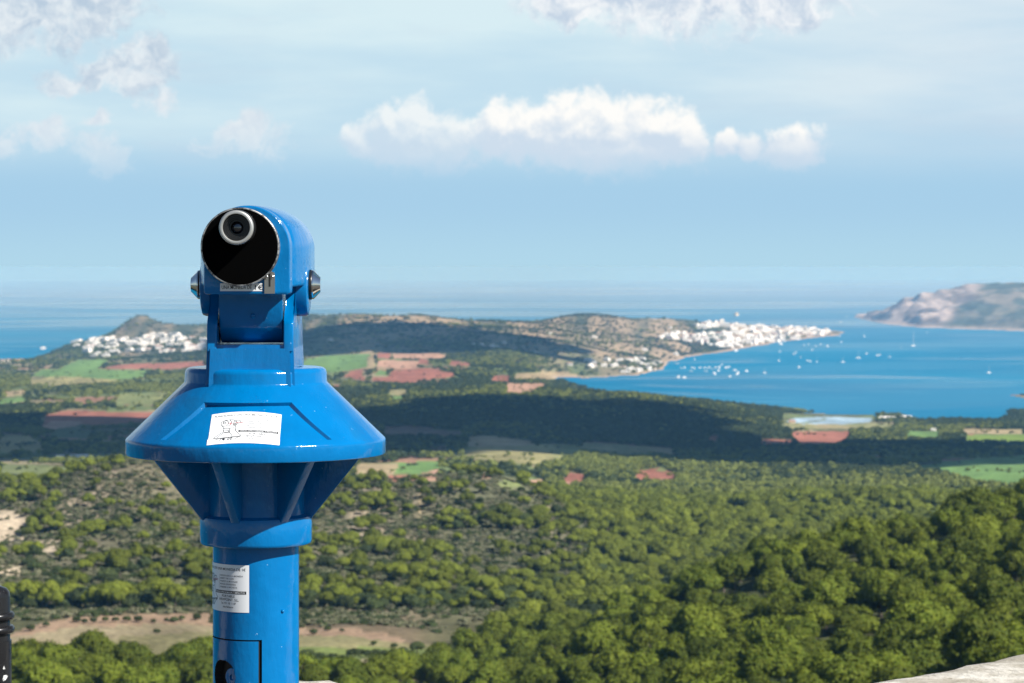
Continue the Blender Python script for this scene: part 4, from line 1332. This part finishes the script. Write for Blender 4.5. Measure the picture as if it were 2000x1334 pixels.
# ------------------------------------------------------------------ the coin telescope
def build_telescope():
    # paints
    m, k, b = material('blue_enamel', (0.0, 0.20, 0.60), 0.12, spec=0.4, coat=0.0, coat_rough=0.05)
    tc = k.node('ShaderNodeTexCoord')
    n = k.noise(tc.outputs['Object'], 7, 4, .55)
    c = k.mix(k.ramp(n, .3, .7), (0.0002, 0.130, 0.345), (0.0004, 0.158, 0.410))
    sp = k.noise(tc.outputs['Object'], 75, 5, .65)
    dirt = k.math('MULTIPLY', k.ramp(k.noise(tc.outputs['Object'], 11, 6, .65), .52, .72), .30)
    c = k.mix(dirt, c, (.012, .105, .22))
    c = k.mix(k.ramp(sp, .700, .715, 0, .85), c, (.22, .42, .60))
    k.l.new(c, b.inputs['Base Color'])
    mp = k.node('ShaderNodeMapping'); mp.inputs['Scale'].default_value = (60, 60, 18)
    k.l.new(tc.outputs['Object'], mp.inputs[0])
    hgt = k.math('ADD', k.noise(mp.outputs[0], 1.0, 4, .6), k.math('MULTIPLY', k.noise(tc.outputs['Object'], 28, 3, .5), 1.4))
    bump(k, b, hgt, .26, .004)
    k.l.new(k.ramp(k.noise(tc.outputs['Object'], 16, 4, .6), .3, .7, .07, .16), b.inputs['Roughness'])
    BLUE = m
    BLACK = material('matt_black', (0.0015, 0.0015, 0.0015), 0.9, spec=0.02)[0]
    RUB = material('eyepiece_black', (0.012, 0.012, 0.012), 0.35, spec=0.5)[0]
    ms, ks, bs = material('worn_metal', (0.62, 0.60, 0.56), 0.42, metal=.85)
    t2 = ks.node('ShaderNodeTexCoord')
    ks.l.new(ks.mix(ks.ramp(ks.noise(t2.outputs['Object'], 60, 6, .7), .40, .58), (.12, .11, .10), (.66, .63, .58)), bs.inputs['Base Color'])
    WORN = ms
    SILVER = material('eyepiece_silver', (0.50, 0.50, 0.47), 0.42, metal=.6)[0]
    CHROME = material('chrome', (0.78, 0.76, 0.72), 0.13, metal=1.0)[0]
    STEEL = material('dull_steel', (0.42, 0.39, 0.34), 0.38, metal=.9)[0]
    GLASS = material('lens_glass', (0.006, 0.006, 0.010), 0.03, spec=1.0, coat=1.0)[0]
    PAPER = material('sticker_white', (0.80, 0.81, 0.81), 0.35, spec=0.4)[0]
    INK = material('ink_black', (0.012, 0.012, 0.014), 0.5)[0]
    INKG = material('ink_grey', (0.10, 0.10, 0.105), 0.5)[0]
    INKR = material('ink_red', (0.55, 0.06, 0.06), 0.5)[0]
    PALEW = material('lens_shade_grey', (0.30, 0.42, 0.50), 0.25, coat=.5)[0]
    GAP = material('hole_black', (0.003, 0.003, 0.004), 0.8)[0]

    root = empty('coin_telescope', (-0.5, 5.0, TERRACE_Z))
    tag(root, 'bright blue coin-operated telescope on a post at the edge of the viewpoint terrace', 'telescope')
    E = 1.5   # eye level above the terrace

    def grid_surface(us, vs, pos, closed):
        V = [pos(u, v) for v in vs for u in us]
        n, mm = len(us), len(vs)
        F = []
        for i in range(mm - 1):
            for j in range(n if closed else n - 1):
                q = (j + 1) % n
                F.append((i * n + j, i * n + q, (i + 1) * n + q, (i + 1) * n + j))
        return V, F

    # --- post with the seam round its little door and the lock hole
    d0, d1, zt, zb, g = R(-108), R(13.5), .782, .36, .0028
    ga = g / .084
    us = sorted(set([round(a, 5) for a in np.arange(-math.pi, math.pi - .001, R(3))] + [round(a, 5) for a in np.arange(R(-76), R(-18), R(1))] +
                    [round(x, 5) for x in (d0 - ga, d0 - ga * .98, d0 - .001, d0, d1 - ga, d1 - ga * .96, d1 - ga * .04, d1)]))
    vs = sorted(set([0.0, .2, .34, zb - g, zb - g * .95, zb - .0001, zb, zt - g, zt - g * .96, zt - g * .04, zt, .82, .9, .96, 1.0, 1.27] + [round(z, 4) for z in np.arange(.668, .752, .0016)]))
    HA, HZ, HR = R(-44), .709, .031

    def post_pos(u, v):
        r = .084
        d = 0.0
        inside = (d0 - ga < u < d1) and (zb - g < v < zt)
        core = (d0 <= u <= d1 - ga) and (zb <= v <= zt - g)
        if inside and not core and not (u in (d0 - ga, d1) or v in (zb - g, zt)): d = .005
        hd = math.hypot((u - HA) * .084, v - HZ)
        if hd < HR: d = .016
        r -= d
        return (r * math.sin(u), -r * math.cos(u), v)
    V, F = grid_surface(us, vs, post_pos, True)
    me = bpy.data.meshes.new('post'); me.from_pydata(V, [], F); me.materials.append(BLUE); me.materials.append(GAP)
    me.polygons.foreach_set('use_smooth', [True] * len(me.polygons))
    for p in me.polygons:
        c_ = p.center
        u = math.atan2(c_.x, -c_.y)
        if math.hypot(c_.x, c_.y) < .0815 or math.hypot((u - HA) * .084, c_.z - HZ) < HR: p.material_index = 1  # recessed seam and lock hole faces coloured black in place of shade
    me.update(); me.set_sharp_from_angle(angle=R(35))
    post = link('post', me, root)
    # lock barrel inside the hole
    bm = bmesh.new()
    lathe(bm, [(.0185, 0), (.0185, .0125), (.017, .014), (.006, .014), (.005, .011)], 32, axis='Z')
    bmesh.ops.transform(bm, matrix=Matrix.Rotation(HA + R(4), 4, 'Z') @ Matrix.Translation((.010, -.061, HZ - .002)) @ Matrix.Rotation(R(90), 4, 'X'), verts=bm.verts)
    link('lock', bm_mesh('lock', bm, BLUE), post)
    bm = bmesh.new()   # rivet
    a = R(43)
    bmesh.ops.create_uvsphere(bm, u_segments=12, v_segments=8, radius=.004, matrix=Matrix.Translation((.084 * math.sin(a), -.084 * math.cos(a), .835)))
    link('rivet', bm_mesh('rivet', bm, BLUE), post)
    bm = bmesh.new(); lathe(bm, [(.16, 0), (.16, .015), (.155, .02), (.09, .022)], 64)
    link('base_plate', bm_mesh('base_plate', bm, BLUE), root)

    # --- collar and fins
    bm = bmesh.new()
    lathe(bm, [(.086, .963), (.1065, .960), (.1085, .962), (.1092, .966), (.1092, 1.008), (.1075, 1.0135), (.100, 1.016), (.097, 1.018), (.097, 1.142)], 96, cap0=False)
    link('collar', bm_mesh('collar', bm, BLUE, 40), root)
    for i in range(7):
        a = R(-15.7 + i * 360 / 7)
        bm = bmesh.new()
        pts = [(-.090, 1.008), (-.1055, 1.004), (-.213, 1.138), (-.090, 1.140)]
        extrude_poly(bm, pts, -.009, .009, .002)
        bmesh.ops.transform(bm, matrix=Matrix.Rotation(a, 4, 'Z'), verts=bm.verts)
        link('fin', bm_mesh('fin', bm, BLUE, 30), root)

    # --- hood: sloping shield with a recessed panel
    T0, T1, r0, r1, z0, z1 = .30, .94, .140, .2485, 1.273, 1.1682
    slant = math.hypot(r1 - r0, z0 - z1)
    nx, nz = (z0 - z1) / slant, (r1 - r0) / slant          # outward normal of the slope (radial, up)

    def edge(t): return R(28.7) + (t - T0) / (T1 - T0) * R(12.8)

    def recess(t): return .0078 - .0030 * np.clip((t - T0) / (T1 - T0), 0, 1)
    ts = [0, .04, .1, .2, T0 - .022, T0 - .006, T0 + .004, .4, .5, .6, .7, .8, T1 - .03, T1 - .005, T1 + .008, 1.0]
    S = list(np.linspace(-1, 1, 33))
    cols = [('o', q) for q in np.linspace(0, 1, 49)[1:-1]]

    def hood_pos(col, t):
        te = min(max(t, T0), T1)
        e = edge(te)
        kind, q = col
        w = .0035 / (r0 + (r1 - r0) * te)
        if kind == 'i': a, d = q * (e - w), 1.0
        elif kind == 'w': a, d = q * e, 0.0
        else: a, d = e + q * (2 * math.pi - 2 * e), 0.0
        fade = 1.0 if T0 - .001 < t < T1 + .001 else 0.0
        d = d * fade * float(recess(t))
        r = r0 + (r1 - r0) * t - nx * d
        z = z0 + (z1 - z0) * t - nz * d
        return (r * math.sin(a), -r * math.cos(a), z)
    allc = [('w', -1)] + [('i', s_) for s_ in S] + [('w', 1)] + cols
    V, F = [], []
    prof_top = [(.090, 1.3035), (.1265, 1.3035), (.1320, 1.3020), (.1362, 1.2985), (.138, 1.2930), (.1385, 1.2760)]
    prof_bot = [(.2500, 1.1668), (.2518, 1.1650), (.2527, 1.1626), (.253, 1.1600), (.253, 1.1375), (.252, 1.1350), (.2500, 1.134), (.236, 1.134), (.234, 1.140), (.20, 1.141), (.095, 1.141)]
    nA = len(allc)

    def ang(i):
        p = hood_pos(allc[i], 0.0)
        return math.atan2(p[0], -p[1])

    def ang_b(i):
        p = hood_pos(allc[i], 1.0)
        return math.atan2(p[0], -p[1])
    for r, z in prof_top: V += [(r * math.sin(ang(i)), -r * math.cos(ang(i)), z) for i in range(nA)]
    for t in ts: V += [hood_pos(c_, t) for c_ in allc]
    for r, z in prof_bot: V += [(r * math.sin(ang_b(i)), -r * math.cos(ang_b(i)), z) for i in range(nA)]
    rowsn = len(prof_top) + len(ts) + len(prof_bot)
    for i in range(rowsn - 1):
        for j in range(nA):
            q = (j + 1) % nA
            F.append((i * nA + j, (i + 1) * nA + j, (i + 1) * nA + q, i * nA + q))
    me = bpy.data.meshes.new('hood'); me.from_pydata(V, [], F); me.materials.append(BLUE); me.update()
    me.polygons.foreach_set('use_smooth', [True] * len(me.polygons)); me.set_sharp_from_angle(angle=R(38))
    hood = link('hood', me, root)

    # --- neck, yoke arms, cheeks, tilting drum
    bm = bmesh.new()
    vs_ = box(bm, -.0865, .0865, -.1215, .125, 1.238, 1.350)
    for v in vs_:
        if v.co.z > 1.3: v.co.x *= .955; v.co.y = -.1165 if v.co.y < 0 else .115
    bmesh.ops.bevel(bm, geom=list(bm.edges), offset=.007, segments=4, affect='EDGES')
    link('neck', bm_mesh('neck', bm, BLUE, 40), root)
    for sgn in (-1, 1):
        bm = bmesh.new()
        arc = [(.062 * math.cos(a_), 1.463 + .062 * math.sin(a_)) for a_ in np.linspace(R(10), R(180), 14)]
        pts = [(-.1155, 1.338), (-.1145, 1.388), (-.109, 1.397), (-.086, 1.408), (-.068, 1.424)] + arc[::-1] + [(.075, 1.42), (.112, 1.36), (.113, 1.338)]
        x0, x1 = (.0635, .0825) if sgn > 0 else (-.0825, -.0635)
        extrude_poly(bm, pts, x0, x1, .003)
        link('yoke_arm', bm_mesh('yoke_arm', bm, BLUE, 40), root)
        bm = bmesh.new()
        lathe(bm, [(.050, .079 * sgn), (.0595, .080 * sgn), (.0595, .097 * sgn), (.057, .1025 * sgn), (.050, .1045 * sgn), (.02, .1045 * sgn)], 64, axis='X', c=(0, 0, 1.462))
        link('cheek', bm_mesh('cheek', bm, BLUE, 40), root)
        kn = bmesh.new()
        lathe(kn, [(.027, .1035 * sgn), (.0295, .105 * sgn), (.0295, .1085 * sgn), (.027, .1095 * sgn)], 48, axis='X', c=(0, 0, 1.464))
        wsh = link('washer', bm_mesh('washer', kn, RUB, 40), root)
        kn = bmesh.new()
        lathe(kn, [(.0275, .1092 * sgn), (.0285, .1105 * sgn), (.0280, .113 * sgn), (.0160, .1245 * sgn), (.0145, .1262 * sgn), (.003, .1266 * sgn)], 48, axis='X', c=(0, 0, 1.464))
        link('knob', bm_mesh('knob', kn, CHROME, 25), root)
    bm = bmesh.new()
    prof = [(1.352, -.045), (1.354, -.062), (1.362, -.076), (1.376, -.088), (1.394, -.0965), (1.415, -.1005), (1.440, -.102), (1.470, -.101)]
    extrude_poly(bm, [(y, z) for z, y in prof] + [(.05, 1.470), (.05, 1.352)], -.0605, .0605, .0025)
    bmesh.ops.create_uvsphere(bm, u_segments=12, v_segments=8, radius=.005, matrix=Matrix.Translation((.004, -.0985, 1.405)))
    link('tilt_drum', bm_mesh('tilt_drum', bm, BLUE, 25), root)

    # --- head
    def section(w, bot, top, zc=E + .034):
        pts = []
        rb = .006
        for a_ in np.linspace(-math.pi / 2, 0, 5): pts.append((w - rb + rb * math.cos(a_), bot + rb + rb * math.sin(a_)))
        for f in np.linspace(.1, .95, 6): pts.append((w, bot + rb + (zc - bot - rb) * f))
        for a_ in np.linspace(0, math.pi, 41): pts.append((w * math.cos(a_), zc + (top - zc) * math.sin(a_)))
        for f in np.linspace(.95, .1, 6): pts.append((-w, bot + rb + (zc - bot - rb) * f))
        for a_ in np.linspace(math.pi, 1.5 * math.pi, 5): pts.append((-w + rb + rb * math.cos(a_), bot + rb + rb * math.sin(a_)))
        return pts

    def loft(secs, mat, name, parent, ang_=40):
        bm = bmesh.new()
        rings = []
        for y, w, bot, top in secs:
            rings.append([bm.verts.new((x, y, z)) for x, z in section(w, E + bot, E + top)])
        n_ = len(rings[0])
        for a_, b_ in zip(rings, rings[1:]):
            for i in range(n_): bm.faces.new((a_[i], a_[(i + 1) % n_], b_[(i + 1) % n_], b_[i]))
        bm.faces.new(rings[0]); bm.faces.new(rings[-1][::-1])
        return link(name, bm_mesh(name, bm, mat, ang_), parent)
    head = loft([(-.1725, .0790, -.0505, .1120), (-.1712, .0808, -.0524, .1140), (-.1680, .0816, -.0532, .1148), (-.1300, .0822, -.0532, .1152), (-.1290, .0824, -.0410, .1154), (-.1270, .0840, -.0400, .1158), (-.1100, .0895, -.0395, .1165),
                 (-.070, .0985, -.038, .1175), (-.030, .1045, -.038, .1185), (.010, .1070, -.038, .1190), (.10, .1065, -.038, .1190), (.17, .1015, -.036, .1165), (.185, .0995, -.035, .115)], BLUE, 'head', root, 32)
    loft([(.184, .0955, -.030, .1125), (.187, .0975, -.031, .1135), (.262, .0955, -.030, .1125), (.266, .0935, -.028, .1105)], PALEW, 'lens_shade', root)
    cx, cz = -.0112, E + .0365
    bm = bmesh.new()
    lathe(bm, [(.0715, -.165), (.0715, -.1905), (.0705, -.1915), (.004, -.1915)], 96, axis='Y', c=(cx, 0, cz))
    plate = link('eyepiece_plate', bm_mesh('eyepiece_plate', bm, BLACK, 40), head)
    bm = bmesh.new()
    lathe(bm, [(.0712, -.1720), (.0742, -.1720), (.0742, -.1895), (.0736, -.1908), (.0728, -.1912), (.0712, -.1910)], 96, axis='Y', c=(cx, 0, cz), cap0=False, cap1=False)
    link('rim', bm_mesh('rim', bm, WORN, 40), head)
    ex, ez = -.0140, E + .0722
    bm = bmesh.new()
    lathe(bm, [(.0335, -.189), (.0335, -.216), (.0325, -.2205), (.0300, -.2215)], 64, axis='Y', c=(ex, 0, ez), cap0=False, cap1=False)
    ep = link('eyepiece', bm_mesh('eyepiece', bm, RUB, 40), root)
    bm = bmesh.new()
    lathe(bm, [(.0305, -.2200), (.0322, -.2225), (.0322, -.2290), (.0312, -.2312), (.0290, -.2322), (.0262, -.2318), (.0248, -.2295)], 64, axis='Y', c=(ex, 0, ez), cap0=False, cap1=False)
    link('eyepiece_ring', bm_mesh('eyepiece_ring', bm, SILVER, 50), ep)
    bm = bmesh.new()
    lathe(bm, [(.0250, -.2300), (.0235, -.2265), (.0215, -.2265), (.0208, -.2225), (.0185, -.2225), (.0178, -.2185), (.0155, -.2185), (.0145, -.2140), (.0120, -.2140), (.0112, -.2080)], 64, axis='Y', c=(ex, 0, ez), cap0=False, cap1=False)
    link('eyepiece_cup', bm_mesh('eyepiece_cup', bm, RUB, 20), ep)
    bm = bmesh.new()
    lathe(bm, [(.0114, -.2070), (.009, -.2088), (.006, -.2100), (.003, -.2106), (.0005, -.2107)], 32, axis='Y', c=(ex, 0, ez))
    link('lens', bm_mesh('lens', bm, GLASS, 80), ep)

    # coin slot plate
    bm = bmesh.new()
    x0, x1, zb_, zt_ = .0335, .0530, E - .0515, E - .0100
    pts = [(x0, zb_), (x1, zb_)] + [((x0 + x1) / 2 + (x1 - x0) / 2 * math.cos(a_) ** .6 if math.cos(a_) > 0 else (x0 + x1) / 2 - (x1 - x0) / 2 * (-math.cos(a_)) ** .6, zt_ - .006 + .006 * math.sin(a_)) for a_ in np.linspace(0.01, math.pi - .01, 13)]
    a_ = [bm.verts.new((x, -.1732, z)) for x, z in pts]; b_ = [bm.verts.new((x, -.1760, z)) for x, z in pts]
    bm.faces.new(a_[::-1]); bm.faces.new(b_)
    for i in range(len(pts)): bm.faces.new((a_[i], a_[(i + 1) % len(pts)], b_[(i + 1) % len(pts)], b_[i]))
    coin = link('coin_plate', bm_mesh('coin_plate', bm, STEEL, 30), head)
    bm = bmesh.new(); box(bm, .0415, .0449, -.1766, -.1740, E - .0385, E - .0120); link('coin_slot', bm_mesh('coin_slot', bm, GAP), coin)
    for xx in (.0375, .0490):
        bm = bmesh.new(); lathe(bm, [(.0032, -.1755), (.0032, -.1772), (.0018, -.1784), (.0003, -.1786)], 16, axis='Y', c=(xx, 0, E - .0200)); link('screw', bm_mesh('screw', bm, CHROME, 40), coin)

    # ---------------------------------------------------------------- stickers and their print
    def text_mesh(txt, size, bold=0.0, align='CENTER', width=None):
        cu = bpy.data.curves.new('print', 'FONT')
        cu.body = txt; cu.size = size; cu.align_x = align; cu.offset = bold; cu.resolution_u = 3; cu.fill_mode = 'FRONT'
        ob = bpy.data.objects.new('print', cu); COL.objects.link(ob)
        bpy.context.view_layer.update()
        me_ = ob.evaluated_get(bpy.context.evaluated_depsgraph_get()).to_mesh()
        V_ = np.array([v.co[:2] for v in me_.vertices]) if len(me_.vertices) else np.zeros((0, 2))
        F_ = [tuple(p.vertices) for p in me_.polygons]
        bpy.data.objects.remove(ob); bpy.data.curves.remove(cu)
        if width and len(V_):
            w_ = V_[:, 0].max() - V_[:, 0].min()
            V_[:, 0] *= width / w_
        return V_, F_

    def rect(x0, x1, y0, y1, nx_=24, ny_=12):
        V_ = np.array([(x0 + (x1 - x0) * i / nx_, y0 + (y1 - y0) * j / ny_) for j in range(ny_ + 1) for i in range(nx_ + 1)])
        F_ = [(j * (nx_ + 1) + i, j * (nx_ + 1) + i + 1, (j + 1) * (nx_ + 1) + i + 1, (j + 1) * (nx_ + 1) + i) for j in range(ny_) for i in range(nx_)]
        return V_, F_

    def stroke(pts, w):
        V_, F_ = [], []
        for (xa, ya), (xb, yb) in zip(pts, pts[1:]):
            L_ = math.hypot(xb - xa, yb - ya)
            if L_ < 1e-9: continue
            tx, ty = (xb - xa) / L_, (yb - ya) / L_
            n_ = max(1, int(L_ / .006)); o_ = len(V_)
            for i in range(n_ + 1):
                f = (i / n_) * (L_ + w) - w / 2
                V_ += [(xa + tx * f - ty * w / 2, ya + ty * f + tx * w / 2), (xa + tx * f + ty * w / 2, ya + ty * f - tx * w / 2)]
            F_ += [(o_ + 2 * i, o_ + 2 * i + 1, o_ + 2 * i + 3, o_ + 2 * i + 2) for i in range(n_)]
        return np.array(V_), F_

    def merge(parts):
        V_, F_ = [], []
        for (v, f), (ox, oy) in parts:
            o_ = len(V_)
            V_ += [(p[0] + ox, p[1] + oy) for p in v]
            F_ += [tuple(i + o_ for i in q) for q in f]
        return V_, F_

    def lay(name, part, mapper, lift, mat, parent):
        V_, F_ = part
        me_ = bpy.data.meshes.new(name)
        me_.from_pydata([mapper(x, y, lift) for x, y in V_], [], F_)
        me_.materials.append(mat); me_.update()
        return link(name, me_, parent)

    def notice(mapper, W, H_, parent):
        """the printed sticker: W x H, origin at its centre"""
        st = lay('sticker', rect(-W / 2, W / 2, -H_ / 2, H_ / 2, 48, 90), mapper, .0006, PAPER, parent)
        f = H_ / .092
        blk, gry, red, wht = [], [], [], []
        blk.append((text_mesh('FUNCIONA CON UNA MONEDA DE 1€', .0070, .00006, 'CENTER', W * .90), (0, .0345 * f)))
        for i, t in enumerate(('INTRODUZCA LA MONEDA', 'INSERT THE COIN', 'INSEREZ LA MONNAIE', 'MUNZE EINWERFEN', 'INSERIRE LA MONETA')):
            gry.append((text_mesh(t, .0043, .00003, 'LEFT'), (.004, (.0228 - i * .0056) * f)))
        blk.append((text_mesh('1ª', .0060, .00005, 'LEFT'), (-.0085, .0125 * f)))
        gry.append((stroke([(.0016, .0262 * f), (.0016, -.0012 * f)], .0005), (0, 0)))
        blk.append((rect(-.0115, .0645, -.0108 * f, -.0050 * f, 40, 12), (0, 0)))
        wht.append((text_mesh('VISIÓN APROXIMADA: 3 MINUTOS', .0046, .00004, 'CENTER', .071), (.0265, -.0097 * f)))
        blk.append((text_mesh('PORTABLE', .0068, .00006, 'CENTER'), (.025, -.0178 * f)))
        blk.append((text_mesh('VIEWPOINT, S.L.', .0068, .00006, 'CENTER'), (.025, -.0246 * f)))
        gry.append((text_mesh('Tel. 971 18 11 87', .0052, .00008, 'CENTER'), (.025, -.0312 * f)))
        gry.append((text_mesh('Islas Baleares', .0048, .00008, 'CENTER'), (.025, -.0380 * f)))
        # line drawing of the instrument itself
        def P(*pts): return [(-.0535 + x * .00050, (.0255 - y * .00051) * f) for x, y in pts]
        D_ = [[(20, 8), (14, 12), (13, 24), (20, 34), (34, 36), (42, 28), (42, 12), (34, 5), (20, 8)], [(20, 8), (34, 2), (60, 2), (66, 10)], [(48, 4), (54, 14), (52, 28), (44, 34)], [(66, 10), (80, 6), (88, 10), (90, 18), (84, 24), (76, 22)],
              [(70, 10), (62, 18), (62, 32), (68, 38), (75, 32), (76, 18), (70, 10)], [(20, 34), (28, 52), (26, 64)], [(72, 38), (70, 50), (74, 60)], [(28, 48), (48, 50), (66, 46)], [(48, 50), (50, 64)],
              [(26, 60), (26, 66), (12, 78), (-6, 94), (-8, 100), (40, 98), (94, 92), (94, 88), (76, 68), (72, 60)], [(28, 62), (44, 60), (50, 68), (30, 70)], [(28, 72), (50, 71), (62, 90)], [(28, 72), (6, 94)],
              [(-4, 100), (18, 122), (20, 122), (20, 102)], [(24, 102), (32, 122), (34, 122), (30, 101)], [(34, 101), (36, 120)], [(50, 100), (48, 120), (50, 120), (60, 98)], [(62, 98), (60, 120), (64, 118), (90, 94)], [(-8, 100), (-6, 104), (40, 102), (94, 96)],
              [(22, 12), (30, 14), (30, 22), (22, 22), (22, 12)], [(66, 22), (71, 22), (71, 30), (66, 30), (66, 22)]]
        def soften(q):
            for _ in range(2):
                q = [q[0]] + [((1 - f_) * a_[0] + f_ * b_[0], (1 - f_) * a_[1] + f_ * b_[1]) for a_, b_ in zip(q, q[1:]) for f_ in (.25, .75)] + [q[-1]]
            return q
        for i_, pts in enumerate(D_): blk.append((stroke(P(*(soften(pts) if i_ < 5 else pts)), .00115), (0, 0)))
        for pts in ([(44, 22), (62, 26)], [(52, 14), (50, 34)], [(70, 20), (98, 21)]): red.append((stroke(P(*pts), .0008), (0, 0)))
        lay('print', merge(blk), mapper, .00078, INK, st)
        lay('print', merge(gry), mapper, .00078, INKG, st)
        lay('print', merge(red), mapper, .00090, INKR, st)
        lay('print', merge(wht), mapper, .00095, PAPER, st)
        return st

    sa = (r1 - r0) / slant
    def on_hood(x, y, lift):
        tc_ = .685
        rho = (r0 + (r1 - r0) * tc_) / sa - y
        th = math.atan2(x, rho)
        rr = math.hypot(x, rho)
        rad = rr * sa
        t = (rad - r0) / (r1 - r0)
        a_ = th / sa
        d = float(recess(t)) if t < T1 else float(recess(T1))
        d = d * float(np.clip(1 - (t - .875) / .055, 0, 1))
        d -= lift
        r = rad - nx * d
        z = z0 + (z1 - z0) * t - nz * d
        return (r * math.sin(a_), -r * math.cos(a_), z)
    notice(on_hood, .136, .086, hood)

    def on_post(x, y, lift):
        a_ = R(-51) + x / .084
        r = .084 + lift
        return (r * math.sin(a_), -r * math.cos(a_), .880 + y)
    notice(on_post, .140, .091, post)

    def on_face(x, y, lift): return (-.0103 + x, -.1725 - lift, E - .0395 + y)
    st = lay('sticker', rect(-.040, .040, -.0074, .0074, 2, 2), on_face, .0006, PAPER, head)
    lay('print', merge([(text_mesh('UNA MONEDA DE', .0100, .00004, 'LEFT', .0565), (-.0375, -.0036)), (text_mesh('1€', .0128, 0, 'LEFT', .0150), (.0225, -.0046))]), on_face, .0010, INK, st)


build_telescope()
